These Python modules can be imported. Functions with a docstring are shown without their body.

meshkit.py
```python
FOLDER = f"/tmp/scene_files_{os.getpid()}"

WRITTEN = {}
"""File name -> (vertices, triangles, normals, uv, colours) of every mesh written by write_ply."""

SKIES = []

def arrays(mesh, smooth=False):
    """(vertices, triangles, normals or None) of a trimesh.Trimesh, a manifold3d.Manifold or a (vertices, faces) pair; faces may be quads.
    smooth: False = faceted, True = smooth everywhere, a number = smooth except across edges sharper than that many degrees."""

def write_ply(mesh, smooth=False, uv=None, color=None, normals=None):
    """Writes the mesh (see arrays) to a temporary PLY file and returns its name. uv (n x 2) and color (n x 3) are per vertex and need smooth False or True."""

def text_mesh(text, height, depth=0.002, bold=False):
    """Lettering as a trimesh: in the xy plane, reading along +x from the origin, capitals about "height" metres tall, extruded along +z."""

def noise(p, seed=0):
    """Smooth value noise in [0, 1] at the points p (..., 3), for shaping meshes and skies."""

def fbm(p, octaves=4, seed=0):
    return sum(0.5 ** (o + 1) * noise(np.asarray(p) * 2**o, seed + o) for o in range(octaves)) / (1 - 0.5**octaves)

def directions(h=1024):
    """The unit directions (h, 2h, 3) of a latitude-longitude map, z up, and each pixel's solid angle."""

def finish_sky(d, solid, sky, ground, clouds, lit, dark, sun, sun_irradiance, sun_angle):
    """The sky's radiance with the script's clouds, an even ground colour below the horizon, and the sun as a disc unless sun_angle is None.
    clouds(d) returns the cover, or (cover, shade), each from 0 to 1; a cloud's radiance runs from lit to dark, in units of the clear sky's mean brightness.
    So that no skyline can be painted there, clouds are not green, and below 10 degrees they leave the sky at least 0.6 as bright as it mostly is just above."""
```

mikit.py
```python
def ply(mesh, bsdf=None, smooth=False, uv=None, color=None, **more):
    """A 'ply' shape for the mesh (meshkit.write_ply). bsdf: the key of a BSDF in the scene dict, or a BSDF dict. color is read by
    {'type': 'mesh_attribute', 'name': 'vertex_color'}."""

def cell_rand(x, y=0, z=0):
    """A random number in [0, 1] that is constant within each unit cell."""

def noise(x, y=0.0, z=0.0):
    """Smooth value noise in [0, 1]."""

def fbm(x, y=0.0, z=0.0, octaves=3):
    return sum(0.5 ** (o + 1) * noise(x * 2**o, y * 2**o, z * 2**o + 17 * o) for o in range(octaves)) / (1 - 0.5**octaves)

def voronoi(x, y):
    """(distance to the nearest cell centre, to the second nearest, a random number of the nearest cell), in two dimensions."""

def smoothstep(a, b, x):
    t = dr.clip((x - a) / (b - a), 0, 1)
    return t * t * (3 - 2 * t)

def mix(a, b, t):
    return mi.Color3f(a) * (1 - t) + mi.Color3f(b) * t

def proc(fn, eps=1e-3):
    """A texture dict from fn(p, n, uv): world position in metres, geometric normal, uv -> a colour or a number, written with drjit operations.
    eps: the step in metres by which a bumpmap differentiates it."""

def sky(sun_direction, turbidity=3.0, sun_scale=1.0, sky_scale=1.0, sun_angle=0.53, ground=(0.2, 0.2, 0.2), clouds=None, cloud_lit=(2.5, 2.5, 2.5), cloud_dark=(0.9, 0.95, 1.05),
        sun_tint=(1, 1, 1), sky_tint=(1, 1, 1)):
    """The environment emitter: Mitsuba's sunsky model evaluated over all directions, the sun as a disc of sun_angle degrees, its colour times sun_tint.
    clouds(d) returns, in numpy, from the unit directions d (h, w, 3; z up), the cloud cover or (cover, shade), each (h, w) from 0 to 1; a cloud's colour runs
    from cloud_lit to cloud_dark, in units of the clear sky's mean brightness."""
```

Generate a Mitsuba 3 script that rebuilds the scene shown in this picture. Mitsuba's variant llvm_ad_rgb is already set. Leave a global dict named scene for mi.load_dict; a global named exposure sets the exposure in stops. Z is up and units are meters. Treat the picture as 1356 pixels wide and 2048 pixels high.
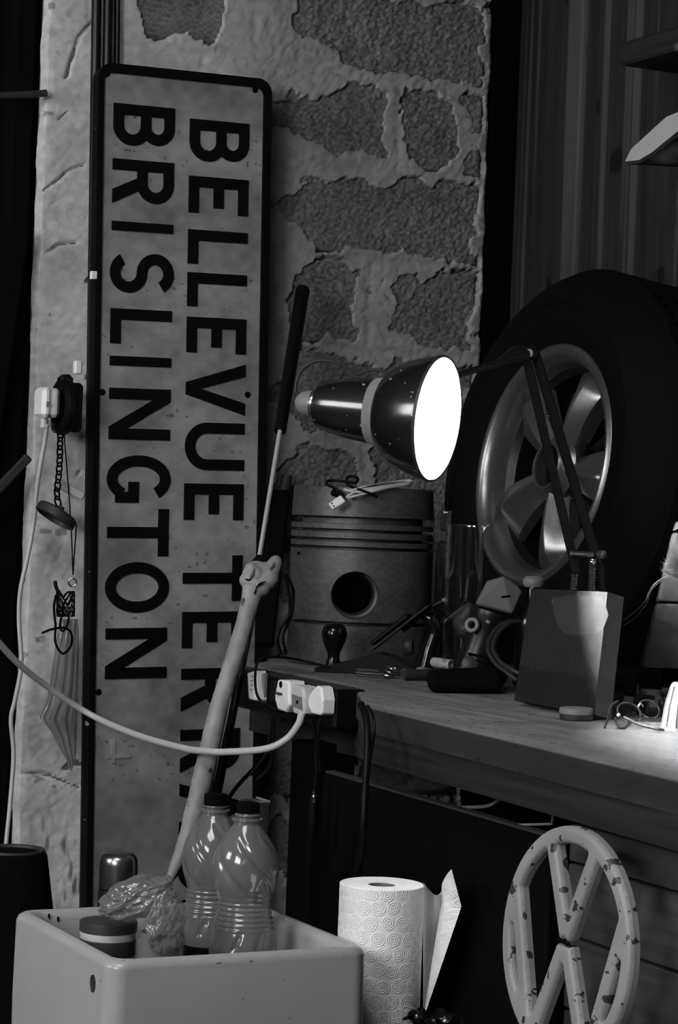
import math, random
import numpy as np, trimesh, drjit as dr, mitsuba as mi
import manifold3d as m3
from shapely.geometry import Polygon, LineString, Point, box as sbox
from shapely import affinity, unary_union
import mikit, meshkit
from mikit import noise, fbm, voronoi, smoothstep, mix
T = mi.ScalarTransform4f
rng = np.random.default_rng(7)
scene, labels = {}, {}
pi = math.pi

# ------------------------------------------------------------------ camera, light, exposure
F, YAW, ROLL, ZC = 4545.0, math.radians(26.67), math.radians(2.22), 1.2
FW = np.array([math.sin(YAW), math.cos(YAW), 0.0])
_r, _u = np.array([math.cos(YAW), -math.sin(YAW), 0.0]), np.array([0, 0, 1.0])
RT, UP = math.cos(ROLL) * _r + math.sin(ROLL) * _u, -math.sin(ROLL) * _r + math.cos(ROLL) * _u
CAM = np.array([0, 0, ZC])
scene['camera'] = {'type': 'perspective', 'fov': 2 * math.degrees(math.atan(678 / F)), 'fov_axis': 'x', 'near_clip': 0.05, 'far_clip': 50.0,
                   'to_world': T().look_at(origin=CAM.tolist(), target=(CAM + FW).tolist(), up=UP.tolist())}
exposure = 0.0
WINDOW_RADIANCE, ROOF_RADIANCE, BULB_RADIANCE, AMBIENT = 19.0, 12.0, 215000.0, 0.002
SIDE_RADIANCE = 15.0
scene['daylight'] = {'type': 'constant', 'radiance': {'type': 'rgb', 'value': AMBIENT}}

# ------------------------------------------------------------------ helpers
def ray(px, py): return FW + (px - 678) / F * RT - (py - 1024) / F * UP
def at(px, py, Z): return CAM + Z * ray(px, py)                     # a measured point at a known distance
def on(ax, val, px, py):
    d = ray(px, py)
    return CAM + (val - CAM[ax]) / d[ax] * d
_count = {}
def unique(k):
    n = _count.get(k, 0)
    _count[k] = n + 1
    return k if n == 0 else f'{k}_{n:03d}'
def thing(name, label, cat, group=None):
    k = unique(name)
    labels[k] = {'label': label, 'category': cat}
    if group: labels[k]['group'] = group
    return k
def part(parent, name, mesh, mat, smooth=False, label=None, **kw):
    k = unique(f'{parent}__{name}')
    scene[k] = mikit.ply(mesh, mat, smooth, **kw)
    if label: labels[k] = {'label': label}
    return k
def single(name, label, cat, mesh, mat, smooth=False, group=None, **kw):
    k = thing(name, label, cat, group)
    scene[k] = mikit.ply(mesh, mat, smooth, **kw)
    return k
def struct(name, mesh, mat, smooth=False, label=None, category=None, **kw):
    scene[name] = mikit.ply(mesh, mat, smooth, **kw)
    labels[name] = {'kind': 'structure'}
    if label: labels[name]['label'] = label
    if category: labels[name]['category'] = category
    return name
def cat(*m): return trimesh.util.concatenate([x for x in m if x is not None])
def frame(o, x, y, z):
    M = np.eye(4)
    M[:3, 0], M[:3, 1], M[:3, 2], M[:3, 3] = x, y, z, o
    return M
def unit(v):
    v = np.asarray(v, float)
    return v / np.linalg.norm(v)
def aim(o, z, x=None):
    z = unit(z)
    x = np.array(x if x is not None else ([1, 0, 0] if abs(z[0]) < 0.9 else [0, 1, 0]), float)
    x = unit(x - z * (x @ z))
    return frame(o, x, np.cross(z, x), z)
def moved(m, M):
    m = m.copy()
    m.apply_transform(M)
    return m
def box(c, s, bev=0.002, M=None):
    hx, hy, hz = np.array(s) / 2
    b = min(bev, 0.45 * min(s))
    pts = []
    for i in (-1, 1):
        for j in (-1, 1):
            for k in (-1, 1):
                pts += [[i * (hx - b), j * (hy - b), k * hz], [i * (hx - b), j * hy, k * (hz - b)], [i * hx, j * (hy - b), k * (hz - b)]]
    m = trimesh.convex.convex_hull(np.array(pts) + np.asarray(c, float) * 1.0)
    return moved(m, M) if M is not None else m
def hull(pts): return trimesh.convex.convex_hull(np.asarray(pts, float))
def lathe(prof, n=48, M=None):
    prof = np.asarray(prof, float)
    a = np.arange(n) * 2 * pi / n
    v = np.stack([prof[:, None, 0] * np.cos(a), prof[:, None, 0] * np.sin(a), np.repeat(prof[:, 1:2], n, 1)], -1).reshape(-1, 3)
    f = []
    for i in range(len(prof) - 1):
        for j in range(n):
            p, q, r, s = i * n + j, i * n + (j + 1) % n, (i + 1) * n + (j + 1) % n, (i + 1) * n + j
            f += [[p, q, r], [p, r, s]]
    m = trimesh.Trimesh(v, f, process=False)
    m.merge_vertices()
    m.update_faces(m.nondegenerate_faces())
    return moved(m, M) if M is not None else m
def spline(pts, n=10):
    p = np.asarray(pts, float)
    if len(p) < 3: return p
    q = np.vstack([2 * p[0] - p[1], p, 2 * p[-1] - p[-2]])
    out = []
    for i in range(1, len(q) - 2):
        t = np.linspace(0, 1, n, endpoint=False)[:, None]
        a, b, c, d = q[i - 1], q[i], q[i + 1], q[i + 2]
        out.append(0.5 * (2 * b + (c - a) * t + (2 * a - 5 * b + 4 * c - d) * t**2 + (3 * b - a - 3 * c + d) * t**3))
    return np.vstack(out + [p[-1:]])
def tube(pts, r, sides=10, smooth=8, closed=False):
    p = np.asarray(pts, float)
    rr = np.broadcast_to(np.asarray(r, float), (len(p),))
    if smooth and len(p) > 2:
        q = spline(np.column_stack([p, rr]), smooth)
        p, rr = q[:, :3], np.maximum(q[:, 3], 1e-4)
    t = np.gradient(p, axis=0)
    t /= np.linalg.norm(t, axis=1, keepdims=True) + 1e-12
    a = np.cross(t[0], [0, 0, 1.0] if abs(t[0][2]) < 0.9 else [1.0, 0, 0])
    A = []
    for k in t:
        a = a - k * (a @ k)
        a = a / (np.linalg.norm(a) + 1e-12)
        A.append(a)
    A = np.array(A)
    B = np.cross(t, A)
    ang = np.arange(sides) * 2 * pi / sides
    v = p[:, None] + rr[:, None, None] * (np.cos(ang)[None, :, None] * A[:, None] + np.sin(ang)[None, :, None] * B[:, None])
    n = len(p)
    f = []
    for i in range(n - 1):
        for j in range(sides):
            x, y, z, w = i * sides + j, i * sides + (j + 1) % sides, (i + 1) * sides + (j + 1) % sides, (i + 1) * sides + j
            f += [[x, y, z], [x, z, w]]
    v = np.vstack([v.reshape(-1, 3), p[:1], p[-1:]])
    for j in range(sides):
        f += [[n * sides, (j + 1) % sides, j], [n * sides + 1, (n - 1) * sides + j, (n - 1) * sides + (j + 1) % sides]]
    return trimesh.Trimesh(v, f, process=False)
def extr(poly, depth, M=None, bevel=0.0):
    polys = [g for g in getattr(poly, 'geoms', [poly]) if g.area > 1e-10]
    out = []
    if bevel > 0:
        steps = [(0, depth - bevel), (0.35 * bevel, depth - 0.4 * bevel), (bevel, depth)]
        for off, d in steps:
            q = poly.buffer(-off, join_style=2) if off else poly
            for g in getattr(q, 'geoms', [q]):
                if g.area > 1e-10: out.append(trimesh.creation.extrude_polygon(g, d, engine='earcut'))
    else:
        for g in polys: out.append(trimesh.creation.extrude_polygon(g, depth, engine='earcut'))
    m = cat(*out)
    return moved(m, M) if M is not None else m
def domed(poly, depth, bevel, M=None, step=0.0022):
    """A plate whose upper edge is rounded over by `bevel`."""
    import shapely
    from scipy.spatial import Delaunay
    polys = list(getattr(poly, 'geoms', [poly]))
    out = []
    for g in polys:
        rings = [g.exterior] + list(g.interiors)
        B = []
        for rg_ in rings:
            n = max(8, int(rg_.length / step))
            B.append(np.array([rg_.interpolate(t * rg_.length / n).coords[0] for t in range(n)]))
        pts = list(B)
        for d in (0.15, 0.4, 0.7, 1.0, 1.6):
            q = g.buffer(-d * bevel)
            for h in getattr(q, 'geoms', [q]):
                if h.is_empty: continue
                for rg_ in [h.exterior] + list(h.interiors):
                    n = max(6, int(rg_.length / (step * (1.2 if d <= 1 else 2.5))))
                    pts.append(np.array([rg_.interpolate(t * rg_.length / n).coords[0] for t in range(n)]))
        nb = sum(map(len, B))
        A = np.vstack(pts)
        tri = Delaunay(A).simplices
        cen = A[tri].mean(1)
        keep = shapely.contains_xy(g.buffer(1e-6), cen[:, 0], cen[:, 1])
        tri = tri[keep]
        v1, v2 = A[tri[:, 1]] - A[tri[:, 0]], A[tri[:, 2]] - A[tri[:, 0]]
        ar = v1[:, 0] * v2[:, 1] - v1[:, 1] * v2[:, 0]
        tri = np.where((ar < 0)[:, None], tri[:, ::-1], tri)[abs(ar) > 1e-13]
        d = np.clip(shapely.distance(g.boundary, shapely.points(A)) / bevel, 0, 1)
        z = depth - bevel + bevel * np.sqrt(np.clip(1 - (1 - d) ** 2, 0, 1))
        top_ = np.column_stack([A, z])
        V_, F_ = [top_], [tri]
        o, base_ = 0, len(A)
        for b in B:
            n = len(b)
            V_.append(np.column_stack([b, np.zeros(n)]))
            i = np.arange(n)
            j = (i + 1) % n
            F_ += [np.column_stack([o + i, base_ + i, base_ + j]), np.column_stack([o + i, base_ + j, o + j])]
            o += n
            base_ += n
        out.append(trimesh.Trimesh(np.vstack(V_), np.vstack(F_), process=False))
    m = cat(*out)
    return moved(m, M) if M is not None else m
def grid(P):
    """A sheet from points P (a, b, 3)."""
    a, b = P.shape[:2]
    i, j = np.meshgrid(np.arange(a - 1), np.arange(b - 1), indexing='ij')
    q = np.stack([i * b + j, i * b + j + 1, (i + 1) * b + j + 1, (i + 1) * b + j], -1).reshape(-1, 4)
    return trimesh.Trimesh(P.reshape(-1, 3), np.vstack([q[:, [0, 1, 2]], q[:, [0, 2, 3]]]), process=False)
def loft(rings, cap=True):
    R = np.asarray(rings, float)
    a, b = R.shape[:2]
    f = []
    for i in range(a - 1):
        for j in range(b):
            x, y, z, w = i * b + j, i * b + (j + 1) % b, (i + 1) * b + (j + 1) % b, (i + 1) * b + j
            f += [[x, y, z], [x, z, w]]
    v = R.reshape(-1, 3)
    if cap:
        v = np.vstack([v, R[0].mean(0), R[-1].mean(0)])
        for j in range(b): f += [[a * b, (j + 1) % b, j], [a * b + 1, (a - 1) * b + j, (a - 1) * b + (j + 1) % b]]
    return trimesh.Trimesh(v, f, process=False)
def cyl(p0, p1, r, r1=None, n=20):
    p0, p1 = np.asarray(p0, float), np.asarray(p1, float)
    L = np.linalg.norm(p1 - p0)
    r1 = r if r1 is None else r1
    b = min(0.1 * r, 0.15 * L)
    return lathe([(0, 0), (r - b, 0), (r, b), (r1, L - b), (r1 - b, L), (0, L)], n, aim(p0, p1 - p0))
def torus(c, axis, R, r, n=28, k=8, M=None):
    a = np.arange(k + 1) * 2 * pi / k
    m = lathe(np.column_stack([R + r * np.cos(a), r * np.sin(a)]), n)
    return moved(m, aim(c, axis))
def displaced(m, amp, freq, seed=0):
    m = m.copy()
    m.vertices = m.vertices + m.vertex_normals * (amp * (meshkit.fbm(m.vertices * freq, 3, seed) - 0.5) * 2)[:, None]
    return m

# ------------------------------------------------------------------ materials
def principled(g, rough=0.5, **kw):
    c = g if isinstance(g, dict) else {'type': 'rgb', 'value': [g, g, g] if not isinstance(g, (list, tuple)) else list(g)}
    return {'type': 'twosided', 'bsdf': {'type': 'principled', 'base_color': c, 'roughness': rough, **kw}}
def mat(name, g, rough=0.5, **kw): scene[name] = principled(g, rough, **kw)
def P(fn, eps=1e-3): return mikit.proc(fn, eps)
C3 = lambda v: mi.Color3f(v, v, v)

def sign_fn(p, n, uv):
    a = fbm(p.x * 9, p.y * 9, p.z * 9, 4)
    b = fbm(p.x * 60, p.y * 60, p.z * 60, 2)
    s = fbm(p.x * 14 + 5, p.y, p.z * 5, 3)
    spots = smoothstep(0.70, 0.80, fbm(p.x * 130, p.y * 130, p.z * 130, 2)) * smoothstep(0.45, 0.62, a)
    v = 0.200 + 0.28 * (a - 0.5) + 0.09 * (b - 0.5) + 0.16 * (s - 0.5)
    grime = smoothstep(0.95, 0.55, p.z) * 0.30
    return C3(dr.clip(v * (1 - grime) * (1 - 0.55 * spots), 0.05, 0.5))
mat('sign_paint', P(sign_fn), 0.55, specular=0.35)
def chipped_fn(p, n, uv):
    c = smoothstep(0.83, 0.86, fbm(p.x * 45, p.y * 45, p.z * 45 + 3, 3))
    return C3(0.003 + 0.22 * c)
mat('chipped_black', P(chipped_fn), 0.6, specular=0.05)
def render_fn(p, n, uv):
    a = fbm(p.x * 12, p.y * 12, p.z * 12, 4)
    b = fbm(p.x * 90, p.y * 90, p.z * 90, 3)
    crack = smoothstep(0.70, 0.78, fbm(p.x * 50 + 9, p.y * 50, p.z * 40, 3)) * smoothstep(0.5, 0.6, a)
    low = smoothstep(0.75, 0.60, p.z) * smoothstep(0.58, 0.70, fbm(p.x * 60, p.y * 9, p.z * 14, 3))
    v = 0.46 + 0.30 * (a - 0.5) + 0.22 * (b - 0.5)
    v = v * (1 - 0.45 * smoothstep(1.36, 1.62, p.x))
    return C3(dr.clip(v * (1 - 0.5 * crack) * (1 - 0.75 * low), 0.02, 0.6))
mat('lime_render', P(render_fn), 0.95, specular=0.1)
def block_fn(p, n, uv):
    a = fbm(p.x * 220, p.y * 220, p.z * 220, 2)
    b = fbm(p.x * 20, p.y * 20, p.z * 20, 3)
    return C3(dr.clip(0.125 + 0.16 * (a - 0.5) + 0.08 * (b - 0.5), 0.01, 0.3))
mat('block_face', P(block_fn), 0.95, specular=0.1)
def boards_fn(p, n, uv):
    k = fbm(p.y * 38 + 0.3 * noise(p.z * 2), p.x * 5, p.z * 0.9, 3)
    s = smoothstep(0.60, 0.78, fbm(p.y * 34 + 7, 1.0, p.z * 0.5, 2))
    w = fbm(p.y * 300, p.x * 20, p.z * 8, 2)
    knot = smoothstep(0.80, 0.86, fbm(p.y * 22, p.x, p.z * 10 + 4, 2))
    return C3(dr.clip((0.015 + 0.022 * (k - 0.5) + 0.034 * s + 0.012 * (w - 0.5)) * (1 - 0.7 * knot), 0.004, 0.3))
mat('board_wood', P(boards_fn), 0.6, specular=0.15)
def bench_fn(p, n, uv):
    k = fbm(p.x * 70, p.y * 4, p.z * 60, 4)
    d = fbm(p.x * 9, p.y * 9, p.z * 9, 3)
    sp = smoothstep(0.72, 0.8, fbm(p.x * 160, p.y * 90, p.z * 160, 2))
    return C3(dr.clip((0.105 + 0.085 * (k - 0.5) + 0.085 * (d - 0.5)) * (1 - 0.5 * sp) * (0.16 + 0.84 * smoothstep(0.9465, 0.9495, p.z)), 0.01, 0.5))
mat('bench_wood', P(bench_fn), 0.75, specular=0.2)
def apron_fn(p, n, uv):
    k = fbm(p.x * 10, p.y * 6, p.z * 130, 4)
    d = fbm(p.x * 7, p.y * 7, p.z * 16, 3)
    worn = smoothstep(0.50, 0.66, d) * smoothstep(0.905, 0.93, p.z)
    return C3(dr.clip(0.011 + 0.018 * (k - 0.5) + 0.10 * worn, 0.003, 0.4))
mat('apron_wood', P(apron_fn), 0.7, specular=0.2)
def plank_fn(p, n, uv):
    k = fbm(p.y * 5, p.x * 9, p.z * 110 + 2 * noise(p.y * 7, p.z * 12), 4)
    return C3(dr.clip(0.040 + 0.045 * (k - 0.5), 0.006, 0.3))
def part_fn(p, n, uv):
    k = fbm((p.x - p.y) * 6, p.z * 120 + 2 * noise(p.x * 9, p.z * 9), 1.0, 4)
    return C3(dr.clip(0.011 + 0.016 * (k - 0.5), 0.002, 0.3))
mat('partition_wood', P(part_fn), 0.75, specular=0.15)
mat('plank_wood', P(plank_fn), 0.75, specular=0.2)
def ceramic_fn(p, n, uv):
    d = smoothstep(0.80, 0.88, fbm(p.x * 120, p.y * 120, p.z * 120, 3))
    g = fbm(p.x * 7, p.y * 7, p.z * 7, 3)
    return C3(0.28 * (1 - 0.6 * d) * (0.9 + 0.2 * g))
mat('ceramic', P(ceramic_fn), 0.28, specular=0.5)
def chip_fn(p, n, uv):
    e = fbm(p.x * 75, p.y * 75, p.z * 75, 4)
    c = smoothstep(0.665, 0.69, e)
    g = fbm(p.x * 12, p.y * 12, p.z * 12, 3)
    return C3((0.195 + 0.11 * (g - 0.5)) * (1 - c) + 0.02 * c)
mat('worn_paint', P(chip_fn), 0.5)
def bone_fn(p, n, uv):
    g = fbm(p.x * 50, p.y * 50, p.z * 20, 3)
    s = smoothstep(0.68, 0.74, fbm(p.x * 80, p.y * 80, p.z * 45 + 3, 3))
    return C3((0.21 + 0.20 * (g - 0.5)) * (1 - 0.8 * s))
mat('pale_wood', P(bone_fn), 0.6)
def piston_fn(p, n, uv):
    g = fbm(p.x * 160, p.y * 160, p.z * 160, 2)
    a = fbm(p.x * 16, p.y * 16, p.z * 16, 3)
    return C3(dr.clip(0.055 + 0.045 * (g - 0.5) + 0.055 * (a - 0.5), 0.01, 0.6))
mat('piston_metal', P(piston_fn), 0.45, metallic=0.25, specular=0.5)
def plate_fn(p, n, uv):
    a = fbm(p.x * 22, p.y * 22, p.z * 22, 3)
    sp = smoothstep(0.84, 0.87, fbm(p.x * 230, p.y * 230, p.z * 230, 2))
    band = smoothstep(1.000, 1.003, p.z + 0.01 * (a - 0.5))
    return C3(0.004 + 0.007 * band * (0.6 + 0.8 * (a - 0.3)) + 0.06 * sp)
mat('tin_paint', P(plate_fn), 0.5)
def speck_fn(p, n, uv):
    return C3(0.004 + 0.30 * smoothstep(0.82, 0.85, fbm(p.x * 170, p.y * 170, p.z * 170, 2)))
mat('speckled_enamel', P(speck_fn), 0.16, clearcoat=1.0, clearcoat_gloss=0.95)
def alloy_fn(p, n, uv):
    g = fbm(p.x * 400, p.y * 400, p.z * 400, 2)
    return C3(0.17 + 0.06 * (g - 0.5))
mat('alloy', P(alloy_fn), 0.30, metallic=0.85)
mat('arm_black', 0.003, 0.6, specular=0.08)
mat('rubber', 0.0030, 0.75, specular=0.04)
mat('black_plastic', 0.0030, 0.45, specular=0.10)
mat('black_gloss', 0.003, 0.18, specular=0.4)
mat('black_metal', 0.004, 0.35, specular=0.3)
mat('dull_black', 0.0028, 0.9, specular=0.03)
mat('black_post', 0.001, 0.9, specular=0.02)
mat('dark_grey', 0.022, 0.5, specular=0.25)
mat('mid_grey', 0.14, 0.5)
mat('pale_grey', 0.32, 0.5)
mat('white_plastic', 0.66, 0.35)
mat('old_plastic', 0.42, 0.45)
mat('white_cable', 0.40, 0.4)
mat('patch_grey', 0.026, 0.5)
mat('pale_fur', 0.15, 0.7)
mat('iron', 0.014, 0.85, specular=0.05)
mat('cap_grey', 0.065, 0.6)
mat('steel', 0.30, 0.25, metallic=0.95)
mat('bark', 0.085, 0.8, specular=0.1)
mat('rod_metal', 0.62, 0.38, metallic=0.6)
mat('chrome', 0.75, 0.12, metallic=1.0)
mat('paper', 0.86, 0.9, specular=0.05)
def emboss_fn(p, n, uv):
    # rosettes of concentric rings on a staggered lattice, in metres along the roll
    u, v = uv.x * 0.3195, uv.y * 0.253
    s = 0.0185
    row = dr.floor(v / s)
    uu = u / s + 0.5 * (row - 2 * dr.floor(row / 2))
    du, dv = uu - dr.floor(uu) - 0.5, v / s - row - 0.5
    cu, cv = dr.floor(uu), row
    du = du + 0.30 * (mikit.cell_rand(cu, cv, 3) - 0.5)
    dv = dv + 0.30 * (mikit.cell_rand(cu, cv, 5) - 0.5)
    r = dr.sqrt(du * du + dv * dv)
    return (0.5 + 0.5 * dr.cos(r * 44)) * smoothstep(0.56, 0.46, r)
scene['embossed_paper'] = {'type': 'twosided', 'bsdf': {'type': 'bumpmap', 'arbitrary': P(emboss_fn, 4e-4), 'scale': 0.00055, 'nested': {'type': 'diffuse', 'reflectance': {'type': 'rgb', 'value': 0.78}}}}
mat('reflector', 0.16, 0.7, specular=0.1)
scene['clear_glass'] = {'type': 'thindielectric', 'int_ior': 1.5}
scene['dusty_bottle'] = {'type': 'blendbsdf', 'weight': 0.42, 'a': {'type': 'twosided', 'bsdf': {'type': 'principled', 'base_color': {'type': 'rgb', 'value': 0.15}, 'roughness': 0.12, 'specular': 0.9}}, 'b': {'type': 'thindielectric', 'int_ior': 1.45}}
scene['film_plastic'] = {'type': 'blendbsdf', 'weight': 0.50, 'a': {'type': 'twosided', 'bsdf': {'type': 'principled', 'base_color': {'type': 'rgb', 'value': 0.17}, 'roughness': 0.15, 'specular': 0.9}}, 'b': {'type': 'thindielectric', 'int_ior': 1.5}}
scene['cup_plastic'] = {'type': 'blendbsdf', 'weight': 0.3, 'a': {'type': 'twosided', 'bsdf': {'type': 'principled', 'base_color': {'type': 'rgb', 'value': 0.22}, 'roughness': 0.3}}, 'b': {'type': 'thindielectric', 'int_ior': 1.45}}
mat('room_wall', 0.06, 0.9, specular=0.1)
mat('floor_concrete', 0.10, 0.9, specular=0.1)

# ------------------------------------------------------------------ the room
XR, YW = 2.08, 3.5                        # right wall plane, face of the block pier
struct('floor', box((0.6, 1.2, -0.05), (5.6, 7.6, 0.1), 0.0), 'floor_concrete')
struct('ceiling', box((0.6, 1.2, 2.85), (5.6, 7.6, 0.1), 0.0), 'room_wall')
# left wall with a window of frosted panes: the daylight of the picture
WX, WY0, WY1, WZ0, WZ1 = -1.55, -0.15, 1.25, 1.45, 2.45
struct('wall_left', cat(box((WX - 0.06, (-2.6 + WY0) / 2, 1.4), (0.12, WY0 + 2.6, 2.8), 0), box((WX - 0.06, (WY1 + 5.0) / 2, 1.4), (0.12, 5.0 - WY1, 2.8), 0),
       box((WX - 0.06, (WY0 + WY1) / 2, WZ0 / 2), (0.12, WY1 - WY0, WZ0), 0), box((WX - 0.06, (WY0 + WY1) / 2, (WZ1 + 2.8) / 2), (0.12, WY1 - WY0, 2.8 - WZ1), 0)), 'room_wall')
scene['window_1'] = mikit.ply(cat(*[box((WX, y, (WZ0 + WZ1) / 2), (0.05, 0.05, WZ1 - WZ0), 0.004) for y in (WY0, (WY0 + WY1) / 2, WY1)],
                                  *[box((WX, (WY0 + WY1) / 2, z), (0.05, WY1 - WY0, 0.05), 0.004) for z in (WZ0, WZ1)]), 'pale_grey')
labels['window_1'] = {'kind': 'structure'}
for k in range(2):
    y0 = WY0 + 0.025 + k * (WY1 - WY0) / 2
    y1 = y0 + (WY1 - WY0) / 2 - 0.05
    q = trimesh.Trimesh([[WX, y0, WZ0], [WX, y1, WZ0], [WX, y1, WZ1], [WX, y0, WZ1]], [[0, 1, 2], [0, 2, 3]], process=False)
    scene[f'window_1__pane_{k + 1:03d}'] = mikit.ply(q, 'paper', emitter={'type': 'area', 'radiance': {'type': 'rgb', 'value': WINDOW_RADIANCE}})

# a small side window farther along the left wall
scene['window_3'] = mikit.ply(cat(*[box((-1.475, y, 1.93), (0.03, 0.05, 0.80), 0.003) for y in (2.33, 3.17)], *[box((-1.475, 2.75, z), (0.03, 0.89, 0.05), 0.003) for z in (1.53, 2.33)]), 'pale_grey')
labels['window_3'] = {'kind': 'structure'}
q = trimesh.Trimesh([[-1.48, 2.355, 1.555], [-1.48, 3.145, 1.555], [-1.48, 3.145, 2.305], [-1.48, 2.355, 2.305]], [[0, 1, 2], [0, 2, 3]], process=False)
scene['window_3__pane'] = mikit.ply(q, 'paper', emitter={'type': 'area', 'radiance': {'type': 'rgb', 'value': SIDE_RADIANCE}})
# a rooflight of two frosted panes
scene['window_2'] = mikit.ply(cat(*[box((x, 1.4, 2.79), (0.05, 1.1, 0.03), 0.003) for x in (-0.52, -0.05, 0.42)], *[box((-0.05, y, 2.79), (0.99, 0.05, 0.03), 0.003) for y in (0.87, 1.93)]), 'pale_grey')
labels['window_2'] = {'kind': 'structure'}
for k in range(2):
    x0 = -0.495 + 0.47 * k
    q = trimesh.Trimesh([[x0, 0.895, 2.792], [x0, 1.905, 2.792], [x0 + 0.42, 1.905, 2.792], [x0 + 0.42, 0.895, 2.792]], [[0, 1, 2], [0, 2, 3]], process=False)
    scene[f'window_2__pane_{k + 1:03d}'] = mikit.ply(q, 'paper', emitter={'type': 'area', 'radiance': {'type': 'rgb', 'value': ROOF_RADIANCE}})

# the block pier: rough blocks, smeared over with lime render
PX0, PX1, PZ0, PZ1 = 1.196, 2.026, 0.0, 2.30
course, z_joint = 0.1575, 1.638           # a bed joint runs at this height
ends = {}
bl = []
for c in range(-11, 5):
    z0, z1 = z_joint + c * course, z_joint + (c + 1) * course
    off = {0: [1.52, 2.02], 1: [1.47, 1.842, 2.02], 2: [1.27, 1.56, 2.02], 3: [1.4, 1.8, 2.02], -1: [1.45, 1.80, 2.02], -2: [1.52, 1.93, 2.02]}.get(c, [1.46 + 0.12 * (c % 2), 1.80 + 0.09 * (c % 3), 2.02])
    xs = [PX0 + 0.004] + off
    for a, b in zip(xs, xs[1:]): bl.append((a + 0.006, b - 0.006, z0 + 0.006, z1 - 0.006))
def edge_dist(x, z):
    d = np.full(x.shape, -1.0)
    for a, b, c, e in bl: d = np.maximum(d, np.minimum(np.minimum(x - a, b - x), np.minimum(z - c, e - z)))
    return d
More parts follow.
